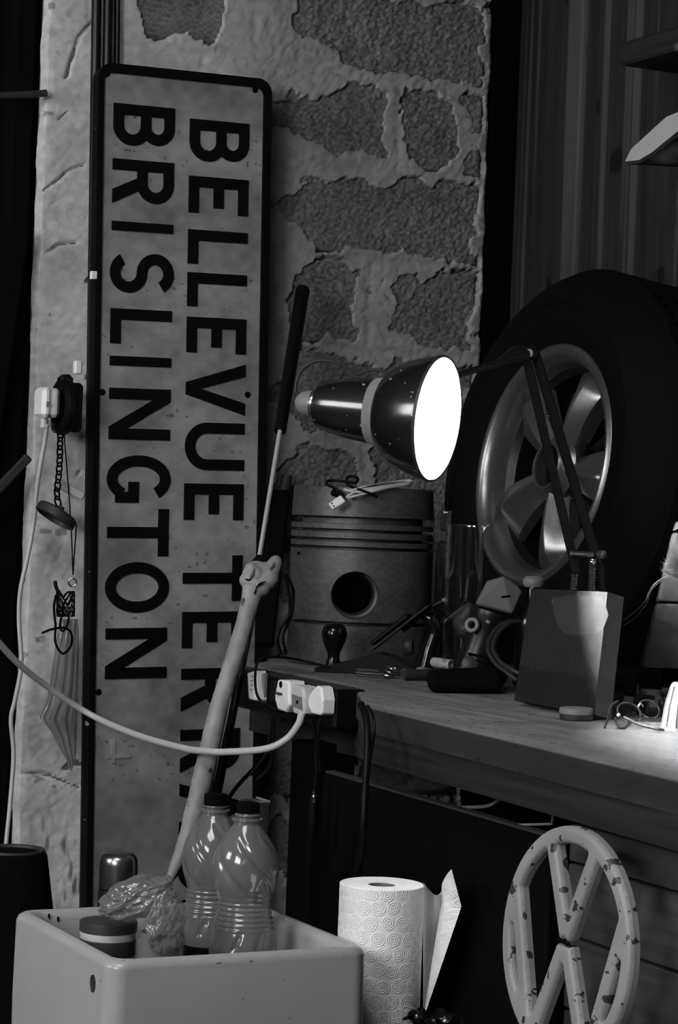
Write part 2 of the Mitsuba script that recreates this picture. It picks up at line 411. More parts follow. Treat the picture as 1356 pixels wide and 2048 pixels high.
# render layer
st = 0.0035
gx, gz = np.arange(PX0, PX1 + st / 2, st), np.arange(0.3, PZ1, st)
X, Z = np.meshgrid(gx, gz)
Q = np.stack([X, Z, 0 * X], -1)
n1, n2, n3 = meshkit.fbm(Q * 22, 4, 1), meshkit.fbm(Q * 90, 3, 2), meshkit.fbm(Q * 7, 3, 3)
e = edge_dist(X + 0.012 * (n1 - 0.5), Z + 0.012 * (n1 - 0.5)) - 0.006 - 0.060 * np.maximum(n1 - 0.47, -0.1) - 0.02 * (n2 - 0.5)
cover = np.clip((1.70 - X) / 0.12 + (n3 - 0.5) * 1.6, 0, 1)
cover *= 1 - np.clip(1 - np.maximum(abs(X - 1.43) - 0.06, 0) / 0.02 - np.maximum(1.955 - Z, 0) / 0.02, 0, 1) * (Z > 1.93)
e = e - 0.07 * cover
for cx, cz, rx, rz in ((1.845, 1.56, 0.055, 0.065), (1.83, 1.86, 0.018, 0.06), (1.79, 1.80, 0.055, 0.03), (1.69, 1.79, 0.05, 0.022), (1.975, 1.88, 0.03, 0.06)):
    e -= 0.06 * np.clip(1.25 - np.hypot((X - cx) / rx, (Z - cz) / rz) + 0.9 * (n1 - 0.5), 0, 1)
t = np.clip((e + 0.002) / 0.004, 0, 1)
h = 0.0045 + 0.006 * (n3 - 0.5) + 0.004 * (n1 - 0.5) + 0.0018 * (n2 - 0.5)
h += 0.0013 * (meshkit.fbm(Q * 170, 2, 12) - 0.5) * (1.0 + 1.5 * np.clip((X - 1.5) / 0.15, 0, 1))
h += 0.004 * np.clip(1 - abs(e + 0.006) / 0.006, 0, 1) * (n1 - 0.3)
# shallow worn joints and a crack where the render is whole
dj = edge_dist(X, Z)
h -= 0.004 * np.clip(1 - (dj + 0.006) / 0.010, 0, 1) * np.clip(n1 * 2.4 - 0.9, 0, 1)
for pts in (((1.277, 1.985), (1.252, 1.955), (1.237, 1.905), (1.232, 1.885)), ((1.203, 1.70), (1.22, 1.715), (1.245, 1.737), (1.27, 1.748)), ((1.21, 1.60), (1.23, 1.615), (1.26, 1.62)), ((1.2, 0.76), (1.25, 0.755), (1.30, 0.735))):
    L = LineString(pts)
    import shapely
    d = shapely.distance(L, shapely.points(X, Z))
    h -= 0.006 * np.clip(1 - d / 0.0035 + 1.2 * (n1 - 0.5), 0, 1)
h = h * (1 - t) - 0.012 * t
edge = np.minimum(X - PX0, PX1 - X)
jag = 0.006 * meshkit.fbm(np.stack([0 * Z, Z * 28, X * 0], -1), 3, 9)
h -= 0.02 * np.clip(1 - edge / 0.004, 0, 1) ** 2
Xj = X + np.where(X < PX0 + 0.05, 1, 0) * (jag - 0.003) * np.clip(1 - (X - PX0) / 0.05, 0, 1) + np.where(X > PX1 - 0.05, 1, 0) * (jag - 0.003) * np.clip(1 - (PX1 - X) / 0.05, 0, 1)
sheet = grid(np.stack([Xj, YW - h, Z], -1)[:, ::1])
backing = box(((PX0 + PX1) / 2, YW + 0.22, 1.15), (PX1 - PX0 - 0.012, 0.40, 2.3), 0.002)
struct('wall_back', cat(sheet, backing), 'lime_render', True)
for a, b, c, d in bl:
    if d < 0.35: continue
    s2 = 0.0026 if a > 1.38 and d > 1.0 else 0.012
    xs, zs = np.arange(a, b + s2 / 2, s2), np.arange(c, d + s2 / 2, s2)
    bx_, bz_ = np.meshgrid(xs, zs)
    q = np.stack([bx_, bz_, 0 * bx_], -1)
    hh = 0.0062 * (meshkit.fbm(q * 190, 2, 5) - 0.5) + 0.004 * (meshkit.fbm(q * 45, 3, 6) - 0.5)
    ed = np.minimum(np.minimum(bx_ - a, b - bx_), np.minimum(bz_ - c, d - bz_))
    hh -= 0.006 * np.clip(1 - ed / 0.006, 0, 1) + 0.03 * (ed < 1e-6)
    part('wall_back', 'block', grid(np.stack([bx_, YW - 0.001 - hh, bz_], -1)), 'block_face', True)
struct('trim_1', cat(box((2.053, 3.525, 1.2), (0.052, 0.07, 2.6), 0.004), box((2.08, 3.60, 1.2), (0.09, 0.10, 2.6), 0.004)), 'black_post')
# dark sheeting far behind, left of the pier
st_ = np.arange(-1.4, PX0 + 0.012, 0.009)
cor = np.stack([np.stack([st_, 3.522 + 0.010 * np.tanh(4 * np.sin(st_ * 2 * pi / 0.085)), np.full_like(st_, z)], -1) for z in (0.0, 1.45, 1.46, 2.8)])
cor[2:, :, 1] += 0.006
struct('wall_far', grid(cor), 'dull_black', 30)
struct('wall_behind', box((0.6, -2.65, 1.4), (5.6, 0.1, 2.8), 0.0), 'room_wall')
single('horizontal_pipe', 'thin dark pipe running level across the dark opening beside the block pier', 'pipe', tube([on(1, 3.485, -60, 192), on(1, 3.485, 40, 190), on(1, 3.485, 93, 186)], 0.0058), 'dark_grey', 30)
single('slanting_batten', 'thin dark batten slanting up across the dark opening at the left edge', 'batten',
       box((0, 0, 0), (0.014, 0.012, 0.36), 0.002, aim(on(1, 3.445, -97, 1077), on(1, 3.445, 57, 915) - on(1, 3.445, -40, 1018))), 'dark_grey')
single('leaning_sheet', 'dark sheet of board leaning in the shadows left of the block pier', 'board',
       box((0, 0, 0), (0.12, 0.012, 0.9), 0.003, frame(on(1, 3.488, -95, 1010), unit([1, 0, 0.0]), unit([0, 1, 0.05]), unit([0.10, -0.03, 1.0]))), 'dull_black')

# the right wall: tongued boards, upright above and level below
struct('wall_right', box((XR + 0.10, 1.2, 1.4), (0.14, 4.8, 2.8), 0.0), 'black_post')
yb = [3.498, 3.4516, 3.2856, 3.1314, 2.985, 2.83, 2.68, 2.53, 2.37, 2.2, 2.0, 1.8, 1.6]
for k, (a, b) in enumerate(zip(yb, yb[1:])):
    b2 = b + 0.0035
    w = a - b2
    prof = [(0, 0), (0.000, -0.010), (0.004, -0.014), (w * 0.3, -0.0145), (w * 0.34, -0.0155), (w * 0.62, -0.0155), (w * 0.66, -0.0145), (w - 0.004, -0.014), (w, -0.010), (w, 0)]
    poly = Polygon([(x, -y) for x, y in prof])
    m = extr(poly, 1.35, frame((XR + 0.014, a, 1.30), (0, -1, 0), (-1, 0, 0), (0, 0, 1)))
    if m.volume < 0: m.invert()
    part('wall_right', 'board', m, 'board_wood')
zb = [0.975, 1.08, 1.19, 1.30]
for k, (a, b) in enumerate(zip(zb, zb[1:])):
    part('wall_right', 'level_board', box((XR - 0.002, 2.25, (a + b) / 2), (0.03, 2.3, b - a - 0.003), 0.002), 'plank_wood')

# things high on the right wall
s0 = np.array([1.99, 2.90, 0])
zt = on(0, 1.93, 1240, 85)
shelf = thing('wall_shelf', 'dark thick wooden shelf on the boarded wall at the top right', 'shelf')
part(shelf, 'plank', box((2.005, zt[1] - 0.65, zt[2] - 0.018), (0.15, 1.3, 0.036), 0.004), 'apron_wood')
part(shelf, 'bracket', cat(box((2.03, zt[1] - 0.30, zt[2] - 0.10), (0.09, 0.022, 0.13), 0.002)), 'dull_black')
pts = [on(0, 1.93, *q) for q in ((1250, 323), (1262, 298), (1332, 234), (1356, 224), (1400, 212), (1400, 240), (1356, 262), (1302, 306), (1278, 320))]
off = np.array([[0.018, 0.020, 0]] * len(pts))
off2 = np.array([[0.125, -0.10, -0.012]] * len(pts))
wedge = thing('sawn_offcut', 'wooden offcut with a pale slanting sawn face jutting from the boarded wall below the shelf', 'piece of wood')
face = trimesh.Trimesh(np.vstack([pts, np.array(pts) + off]), trimesh.creation.extrude_polygon(Polygon([(p[1], p[2]) for p in pts]), 1, engine='earcut').faces, process=False)
def ruled(a, b):
    a, b = np.array(a), np.array(b)
    n = len(a)
    c = np.vstack([a, b])
    tri = trimesh.creation.triangulate_polygon(Polygon([(p[1], p[2]) for p in a]), engine='earcut')
    f = [list(t) for t in tri[1]] + [[t[2] + n, t[1] + n, t[0] + n] for t in tri[1]]
    v0 = np.column_stack([np.zeros(len(tri[0])), tri[0]])
    idx = [int(np.argmin(np.hypot(a[:, 1] - q[0], a[:, 2] - q[1]))) for q in tri[0]]
    f = [[idx[i] if i < n else idx[i - n] + n for i in t] for t in f]
    for i in range(n):
        j = (i + 1) % n
        f += [[i, j, j + n], [i, j + n, i + n]]
    m = trimesh.Trimesh(c, f, process=False)
    m.fix_normals()
    return m
part(wedge, 'sawn_face', ruled(pts, np.array(pts) + off), 'pale_grey', label='pale sawn face')
part(wedge, 'body', ruled(np.array(pts) + off * 1.02, np.array(pts) + off2), 'apron_wood')

# ------------------------------------------------------------------ bench, its front and what carries the things below
ZBT = 0.95
bench = thing('workbench', 'long worn wooden workbench running along the boarded wall', 'workbench')
A1, A2 = on(2, ZBT, 736, 1413), on(2, ZBT, 1356, 1560)
def edge_at(y): return A1[0] + (A2[0] - A1[0]) * (y - A1[1]) / (A2[1] - A1[1])
YN = A1[1] + 0.01
top = Polygon([(edge_at(0.9), 0.9), (XR - 0.052, 0.9), (XR - 0.052, 3.40), (1.99, 3.485), (1.606, 3.485), (1.606, 3.425), (1.507, 3.31), (1.498, 2.915), (edge_at(YN), YN)])
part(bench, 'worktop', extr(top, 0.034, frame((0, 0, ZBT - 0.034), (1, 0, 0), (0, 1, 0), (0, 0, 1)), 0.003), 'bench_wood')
def front_plate(pa, pb, za0, za1, zb0, zb1, back):
    """An upright board between plan points pa and pb, its height given at both ends."""
    d = unit([pb[0] - pa[0], pb[1] - pa[1], 0])
    L = math.hypot(pb[0] - pa[0], pb[1] - pa[1])
    nrm = np.cross(d, [0, 0, 1])
    if nrm[0] > 0: nrm = -nrm
    M = frame((pa[0], pa[1], 0), d, (0, 0, 1), np.cross(d, (0, 0, 1)))
    m = extr(Polygon([(0, za0), (L, zb0), (L, zb1), (0, za1)]), abs(back), M)
    want = np.array([pa[0], pa[1], 0]) - nrm * abs(back) / 2
    cen = m.vertices.mean(0)
    sh = (want - cen) @ nrm
    m.apply_translation(nrm * sh)
    if m.volume < 0: m.invert()
    return m
B1, B2 = on(0, edge_at(2.55), 736, 1527), on(0, edge_at(1.9), 1356, 1677)
part(bench, 'apron', front_plate((edge_at(0.95) + 0.004, 0.95), (edge_at(YN) + 0.004, YN), ZBT - 0.066 - 0.003, ZBT - 0.035, B1[2], ZBT - 0.035, 0.025), 'apron_wood')
part(bench, 'apron', front_plate((edge_at(YN) + 0.004, YN + 0.002), (1.502, 2.913), B1[2], ZBT - 0.035, 0.85, ZBT - 0.035, 0.025), 'apron_wood')
part(bench, 'apron', front_plate((1.502, 2.915), (1.512, 3.30), 0.849, ZBT - 0.035, 0.846, ZBT - 0.035, 0.025), 'apron_wood')
lg = on(0, 1.47, 618, 1600)
part(bench, 'leg', box((1.50, lg[1] + 0.02, 0.43), (0.07, 0.075, 0.86), 0.003), 'dull_black')
part(bench, 'leg', box((1.95, 3.2, 0.45), (0.07, 0.07, 0.90), 0.003), 'dull_black')
part(bench, 'leg', box((1.50, 1.02, 0.44), (0.07, 0.07, 0.88), 0.003), 'dull_black')
part(bench, 'leg', box((1.95, 1.02, 0.45), (0.07, 0.07, 0.90), 0.003), 'dull_black')
# the drawer front that has dropped, leaving a dark gap above
p0, p1 = on(0, 1.405, 648, 1545), on(0, 1.385, 1104, 1678)
drawer = thing('drawer_front', 'wide dark drawer front hanging low under the bench, dark gap above it', 'drawer')
part(drawer, 'front_board', front_plate((p1[0], p1[1]), (p0[0], p0[1]), 0.30, p1[2], 0.30, p0[2], 0.016), 'dull_black')
part(drawer, 'worn_top_edge', front_plate((p1[0] + 0.002, p1[1]), (p0[0] + 0.002, p0[1]), p1[2], p1[2] + 0.003, p0[2], p0[2] + 0.003, 0.014), 'patch_grey', label='worn pale top edge')
single('metal_strip', 'thin bent metal strip lying in the dark gap above the drawer front', 'metal strip',
       tube([on(0, 1.46, 925, 1615), on(0, 1.45, 975, 1612), on(0, 1.46, 1000, 1598)], 0.0022), 'mid_grey', 30)
single('steel_bracket', 'thin steel angle bracket at the right end of the dark drawer gap', 'bracket',
       tube([on(0, 1.40, 1030, 1650), on(0, 1.40, 1104, 1648), on(0, 1.40, 1108, 1612)], 0.0016, smooth=0), 'mid_grey')
# boards to the right of the drawer
cab = thing('bench_cabinet', 'cabinet of level planks under the bench, behind the round badge', 'cabinet')
yq = on(0, 1.375, 1141, 1733)[1]
part(cab, 'carcass', box((1.42, (yq + 1.08) / 2, 0.435), (0.05, yq - 1.08, 0.85), 0.002), 'dull_black')
zq = [0.866, 0.822, 0.741, 0.66, 0.58, 0.50]
for a, b in zip(zq, zq[1:]):
    part(cab, 'plank', box((1.383, (yq + 1.08) / 2 + rng.uniform(-0.001, 0.001), (a + b) / 2), (0.022, yq - 1.082, a - b - 0.0035), 0.0015), 'plank_wood')
part(cab, 'bottom_rail', box((1.305, 1.62, 0.612), (0.13, 0.9, 0.03), 0.003), 'apron_wood')
part(cab, 'bottom_rail_prop', box((1.315, 1.60, 0.30), (0.10, 0.8, 0.594), 0.003), 'dull_black')
stand = thing('low_table', 'low dark table that carries the white sink and the kitchen roll', 'table')
part(stand, 'table_top', box((1.06, 2.72, 0.485), (0.58, 1.24, 0.03), 0.003), 'apron_wood')
for x, y in ((0.80, 2.14), (0.80, 3.30), (1.32, 2.14), (1.32, 3.30)):
    part(stand, 'leg', box((x, y, 0.235), (0.05, 0.05, 0.47), 0.003), 'apron_wood')
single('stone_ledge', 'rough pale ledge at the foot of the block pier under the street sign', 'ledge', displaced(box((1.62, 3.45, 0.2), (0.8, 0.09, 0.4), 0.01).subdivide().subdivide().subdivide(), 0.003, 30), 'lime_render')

# ------------------------------------------------------------------ the street sign
S_O = np.array([1.2635, 3.437, 1.9038])
S_U, S_V = np.array([0.0252, 0, -0.9997]), np.array([0.9997, 0, 0.0252])
SM = frame(S_O, S_V, -S_U, np.cross(S_V, -S_U))           # local x across, local y up, local z towards the viewer
sign = thing('street_sign', 'tall pale street nameplate standing on end with two lines of raised black letters', 'sign')
def rrect(x0, y0, x1, y1, r): return sbox(x0 + r, y0 + r, x1 - r, y1 - r).buffer(r, 12)
SW, SL = 0.3045, 1.503
part(sign, 'plate', extr(rrect(0, -SL, SW, 0, 0.024), 0.004, SM @ trimesh.transformations.translation_matrix([0, 0, -0.002])), 'sign_paint')
inner = rrect(0.0095, -SL + 0.015, SW - 0.0135, -0.0145, 0.014)
part(sign, 'border', extr(rrect(-0.001, -SL - 0.001, SW + 0.001, 0.001, 0.025).difference(inner), 0.008, SM, 0.002), 'chipped_black')
part(sign, 'return_edge', extr(rrect(0, -SL, SW, 0, 0.024).difference(rrect(0.003, -SL + 0.003, SW - 0.003, -0.003, 0.021)), 0.02, SM @ trimesh.transformations.translation_matrix([0, 0, -0.021])), 'chipped_black')
ST = 0.168
def arcpts(cx, cy, rx, ry, a0, a1, n=28):
    a = np.radians(np.linspace(a0, a1, n))
    return np.column_stack([cx + rx * np.cos(a), cy + ry * np.sin(a)])
def stroke(p, s=ST): return LineString(p).buffer(s / 2, cap_style=2, join_style=2)
def bowl(w, y0, y1, s=ST):
    r = (y1 - y0) / 2
    def shape(o):
        rr = r - o
        return unary_union([sbox(-0.0 + o, y0 + o, w - r, y1 - o), affinity.scale(Point(w - r, (y0 + y1) / 2).buffer(rr, 24), 1, 1)])
    return shape(0).difference(shape(s))
def letter(ch, w):
    s = ST
    if ch == 'I': return sbox(0, 0, w, 1)
    if ch == 'L': return unary_union([sbox(0, 0, s, 1), sbox(0, 0, w, s)])
    if ch == 'E': return unary_union([sbox(0, 0, s, 1), sbox(0, 0, w, s), sbox(0, 1 - s, w, 1), sbox(0, 0.5 - s / 2, w * 0.84, 0.5 + s / 2)])
    if ch == 'T': return unary_union([sbox(0, 1 - s, w, 1), sbox(w / 2 - s / 2, 0, w / 2 + s / 2, 1)])
    if ch == 'B': return unary_union([sbox(0, 0, s, 1), bowl(w, 0, 0.5 + s / 2 + 0.03), bowl(w * 0.95, 0.5 - s / 2 + 0.03, 1)])
    if ch == 'R': return unary_union([sbox(0, 0, s, 1), bowl(w * 0.96, 0.40, 1), Polygon([(w * 0.34, 0.50), (w * 0.34 + s * 1.2, 0.50), (w, 0), (w - s * 1.25, 0)])])
    if ch == 'V': return Polygon([(0, 1), (s * 1.12, 1), (w / 2, s * 1.45), (w - s * 1.12, 1), (w, 1), (w / 2 + s * 0.56, 0), (w / 2 - s * 0.56, 0)])
    if ch == 'A': return unary_union([affinity.rotate(letter('V', w), 180, origin=(w / 2, 0.5)), sbox(w * 0.22, 0.22, w * 0.78, 0.22 + s)])
    if ch == 'N': return unary_union([sbox(0, 0, s, 1), sbox(w - s, 0, w, 1), Polygon([(0, 1), (s * 1.15, 1), (w, 0), (w - s * 1.15, 0)])])
    if ch == 'U':
        r = w / 2 - s / 2
        return stroke(np.vstack([[(s / 2, 1)], arcpts(w / 2, w / 2, r, r, 180, 360), [(w - s / 2, 1)]]))
    if ch == 'O': return affinity.scale(Point(0, 0).buffer(1, 40), w / 2, 0.52, origin=(0, 0)).difference(affinity.scale(Point(0, 0).buffer(1, 40), w / 2 - s, 0.52 - s, origin=(0, 0))).__class__(affinity.translate(affinity.scale(Point(0, 0).buffer(1, 40), w / 2, 0.52, origin=(0, 0)).difference(affinity.scale(Point(0, 0).buffer(1, 40), w / 2 - s, 0.52 - s, origin=(0, 0))), w / 2, 0.5))
    if ch == 'C': return stroke(arcpts(w * 0.56, 0.5, w * 0.56 - s / 2, 0.52 - s / 2, 42, 318, 50))
    if ch == 'G': return unary_union([stroke(arcpts(w / 2, 0.5, w / 2 - s / 2, 0.52 - s / 2, 42, 322, 50)), sbox(w - s, 0.12, w, 0.50), sbox(w * 0.56, 0.50 - s, w, 0.50)])
    if ch == 'S':
        rx, ry = (w - s) / 2, (1.04 - s) / 4
        c1, c0 = 1.02 - s / 2 - ry, -0.02 + s / 2 + ry
        return stroke(np.vstack([arcpts(w / 2, c1, rx, ry, 28, 270, 40), arcpts(w / 2, c0, rx, ry, 90, -152, 40)[1:]]))
    if ch == '4': return unary_union([sbox(w * 0.62, 0, w * 0.62 + s, 1), sbox(0, 0.20, w, 0.20 + s), Polygon([(0, 0.20), (s * 0.9, 0.20 + s), (w * 0.62, 0.80), (w * 0.62 + s, 1), (w * 0.62, 1)])])
def u_of(py): return (py - 130.5) / 1237.0
CAPH = 0.1060
rows = [('B', 207, 289), ('R', 317, 405), ('I', 441, 459.5), ('S', 502, 582), ('L', 614.5, 684), ('I', 709, 728), ('N', 772.5, 875), ('G', 906, 1001), ('T', 1013, 1108), ('O', 1120, 1221), ('N', 1252, 1353)]
rows2 = [('B', 224, 308), ('E', 339, 413), ('L', 447, 516), ('L', 533.5, 602), ('E', 623.5, 695), ('V', 716, 820), ('U', 836.5, 933), ('E', 960.5, 1034), ('T', 1106, 1199), ('E', 1221, 1294), ('R', 1336, 1422), ('R', 1460, 1546), ('A', 1569, 1672), ('C', 1690, 1784), ('E', 1806, 1880)]
def put_letter(ch, y0, y1, v0, cap, matn, dpt):
    w = (u_of(y1) - u_of(y0)) / cap
    q = letter(ch, w)
    q = affinity.affine_transform(q, [0, cap, -cap, 0, v0, -u_of(y0)])      # reading downwards, tops to the right
    return part(sign, 'letter' if matn == 'chipped_black' else 'numeral', extr(q, dpt, SM @ trimesh.transformations.translation_matrix([0, 0, 0.002]), 0.0012), matn, label={'A': None}.get(ch))
for ch, a, b in rows: put_letter(ch, a, b, 0.0268, CAPH, 'chipped_black', 0.0035)
for ch, a, b in rows2: put_letter(ch, a, b, 0.1597, CAPH, 'chipped_black', 0.0035)
k4 = put_letter('4', 1474, 1522, 0.031, 0.042, 'sign_paint', 0.003)
labels[k4] = {'label': 'raised numeral 4 painted over in the plate colour'}
for (u, v) in ((0.0165, 0.0150), (0.0180, 0.2763), (0.5270, 0.0155), (0.5226, 0.2713), (1.0092, 0.0165)):
    part(sign, 'screw', lathe([(0, 0.0022), (0.0035, 0.002), (0.0052, 0.0008), (0.0054, 0)], 20, SM @ trimesh.transformations.translation_matrix([v, -u, 0.002])), 'dull_black')

# ------------------------------------------------------------------ on the pier
pipes = []
for k, (x, r, lab) in enumerate(((194, 0.0082, 'left'), (217, 0.0082, 'right'))):
    a, b = on(1, 3.478, x, -60), on(1, 3.478, x - 3, 160)
    d = unit(b - a)
    a = a - d * 0.5
    single('conduit_pipe', f'black upright pipe coming out above the street sign, {lab} one of the pair', 'pipe', tube([a, a + d * 2.16], r, 16, 0), 'black_metal', 40)
for x in (231, 239):
    a, b = on(1, 3.484, x, -60), on(1, 3.484, x - 2, 160)
    single('thin_cable', 'thin dark cable down the pier above the sign, ' + ('right beside the pipes' if x == 231 else 'farther from the pipes'), 'cable', tube([a - (b - a) * 3.0, a + (b - a) * 3.0], 0.0018, 8, 0), 'dull_black', 40)
y_s = 3.405
sc = on(1, y_s, 140, 815)
sock = thing('round_socket', 'round black industrial socket in a box fixed on the pier left of the sign', 'socket')
xl, xr_ = on(1, 3.40, 137, 815), on(1, 3.40, 163, 815)
part(sock, 'back_box', box(((xl[0] + xr_[0]) / 2, 3.437, sc[2]), (xr_[0] - xl[0], 0.092, 0.078), 0.005), 'black_plastic')
fl = on(1, y_s, 126, 812)
part(sock, 'flange', lathe([(0.028, 0), (0.043, 0), (0.046, 0.004), (0.046, 0.012), (0.040, 0.016), (0.030, 0.016), (0.028, 0)], 36, aim(fl + [0.008, 0, 0], (-1, 0, 0.0))), 'black_plastic', 35)
part(sock, 'hinge_lug', box(on(1, y_s, 130, 768), (0.02, 0.03, 0.03), 0.006), 'black_plastic')
part(sock, 'cap_lug', box(on(1, y_s, 128, 852), (0.014, 0.02, 0.03), 0.006), 'black_plastic')
pl = thing('round_socket_plug', 'white plug pushed sideways into the round black socket beside the sign', 'plug')
pc = on(1, y_s, 94, 806)
part(pl, 'body', box(pc + [-0.007, 0, 0], (0.016, 0.046, 0.048), 0.006), 'white_plastic')
part(pl, 'collar', box(pc + [0.0075, 0, 0], (0.014, 0.043, 0.046), 0.005), 'old_plastic')
part(pl, 'rating_label', box(pc + [-0.006, -0.0232, -0.003], (0.006, 0.0008, 0.009), 0.0002), 'mid_grey')
part(pl, 'cable_grip', cyl(pc + [-0.003, 0, -0.024], pc + [-0.004, 0, -0.040], 0.006), 'old_plastic', 40)
cab_pts = [(94, 848, 3.40), (90, 880, 3.41), (76, 960, 3.42), (68, 1040, 3.44), (56, 1110, 3.44), (41, 1180, 3.44), (38, 1240, 3.44), (42, 1330, 3.43), (30, 1400, 3.43), (22, 1440, 3.43), (27, 1510, 3.43), (20, 1610, 3.42), (12, 1690, 3.40), (4, 1790, 3.35)]
single('white_flex', 'white flex hanging from the socket plug down the left edge of the pier', 'cable', tube([on(1, y, a, b) for a, b, y in cab_pts], 0.0036, 10, 8), 'white_cable', 40)
# cap on its chain
def link(p, d, s, ang):
    d = unit(d)
    M = aim(p, np.cross(d, unit([math.cos(ang), math.sin(ang), 0.2])), d)
    a = np.arange(17) * 2 * pi / 16
    c = np.column_stack([s * np.cos(a), 0.62 * s * np.sin(a), 0 * a])
    return moved(tube(c, s * 0.15, 6, 0), M)
cap = thing('socket_cap', 'round black rubber cap dangling on a small chain under the round socket', 'cap')
ch = [on(1, 3.40, *q) for q in ((121, 862), (120, 900), (119, 930), (117, 955), (114, 985), (116, 1005), (118, 1012))]
line = spline(ch, 12)
sl = np.concatenate([[0], np.cumsum(np.linalg.norm(np.diff(line, axis=0), axis=1))])
N = 9
for k in range(N):
    s_ = (k + 0.5) / N * sl[-1]
    p = np.array([np.interp(s_, sl, line[:, i]) for i in range(3)])
    part(cap, 'chain_link', link(p, line[min(len(line) - 1, int(k * len(line) / N) + 1)] - line[int(k * len(line) / N)], 0.0098, 0.5 + 1.4 * (k % 2)), 'dull_black', 40)
cc = on(1, 3.40, 113, 1030)
axis = unit(0.83 * UP + 0.50 * RT + 0.20 * FW)
CM = aim(cc, axis)
part(cap, 'disc', lathe([(0, 0.008), (0.030, 0.008), (0.034, 0.005), (0.034, -0.007), (0.030, -0.009), (0.028, -0.002), (0, -0.002)], 36, CM), 'dark_grey', 35)
part(cap, 'boss', lathe([(0, 0.017), (0.005, 0.016), (0.006, 0.008), (0, 0.007)], 16, CM), 'dark_grey', 35)
clip = thing('white_clip', 'short white plastic strip sticking out level from behind the sign below the socket', 'strip')
c0, c1 = on(1, 3.43, 108, 962), on(1, 3.43, 166, 994)
part(clip, 'strip', box((0, 0, 0), (0.012, 0.014, np.linalg.norm(c1 - c0)), 0.002, aim((c0 + c1) / 2, c1 - c0)), 'old_plastic')
sp = on(1, 3.43, 155, 735)
single('cable_connector', 'small white cable connector on the pier just above the round black socket', 'connector', box(sp, (0.012, 0.012, 0.022), 0.002), 'white_plastic')
single('small_white_tab', 'tiny white tab on the black edge of the street sign high on the left side', 'tab', box([1.2690, 3.434, on(1, 3.436, 165, 549)[2]], (0.010, 0.010, 0.013), 0.001), 'white_plastic')
hw = thing('hanging_wire', 'thin dark wire hanging from the socket down to a tangle of cord', 'wire')
part(hw, 'wire', tube([on(1, 3.42, 128, 866), on(1, 3.42, 138, 990), on(1, 3.42, 143, 1070), on(1, 3.42, 146, 1150)], 0.0010, 6), 'dull_black', 40)
part(hw, 'wire', tube([on(1, 3.42, 153, 1050), on(1, 3.42, 150, 1090), on(1, 3.42, 146, 1150)], 0.0010, 6), 'dull_black', 40)
part(hw, 'end_loop', torus(on(1, 3.415, 145, 1165), (0.3, 1, 0.1), 0.0062, 0.0015), 'steel', 40)
cord = thing('cord_tangle', 'knotted tangle of thin black cord hanging above the plastic bag on the pier', 'cord')
K = lambda *q: [on(1, 3.405 + 0.012 * math.sin(3.1 * i), a, b) for i, (a, b) in enumerate(q)]
part(cord, 'knot', cat(*[tube(K(*[(131 + 17 * math.cos(t + k), 1208 + 24 * math.sin(1.3 * t + 2 * k)) for t in np.linspace(0, 6.2, 12)]), 0.0019, 6, 5) for k in range(5)]), 'black_metal', 40)
part(cord, 'loop', tube(K((112, 1190), (108, 1215), (111, 1250), (111, 1285), (125, 1307), (141, 1293), (143, 1268), (130, 1256), (105, 1258), (84, 1266)), 0.0019, 7, 8), 'dull_black', 40)
part(cord, 'loop', tube(K((128, 1212), (120, 1250), (126, 1262), (136, 1245), (139, 1215)), 0.0017, 7, 8), 'dull_black', 40)
part(cord, 'stub', tube(K((110, 1162), (113, 1176), (120, 1188)), 0.0030, 8, 8), 'black_metal', 40)
# plastic bag, a folded pouch
rows_b = [(1238, 122, 156), (1262, 115, 157), (1300, 109, 157), (1350, 103, 156), (1400, 95, 156), (1436, 79, 155), (1450, 92, 155), (1470, 106, 154), (1500, 121, 153), (1520, 133, 151), (1540, 138, 143)]
rr_ = []
for i, (py, a, b) in enumerate(rows_b):
    L0, R0 = on(1, 3.44, a, py), on(1, 3.44, b, py)
    t = np.linspace(0, 1, 40)
    thick = 0.013 * np.sin(pi * t) ** 0.5 * (0.35 + 0.65 * math.sin(pi * min(1, (i + 1) / 7)))
    wob = 0.0035 * np.sin(t * 21 + i * 0.5) * np.sin(pi * t) + 0.002 * np.sin(t * 43 + i * 1.3)
    front = L0 + (R0 - L0) * t[:, None] + np.outer(-thick - wob, [0, 1, 0])
    back = (L0 + (R0 - L0) * t[:, None] + np.outer(thick * 0.6, [0, 1, 0]))[::-1][1:-1]
    rr_.append(np.vstack([front, back]))
single('hanging_bag', 'creased translucent plastic bag hanging flat on the pier left of the sign', 'bag', loft(rr_), 'film_plastic', True)

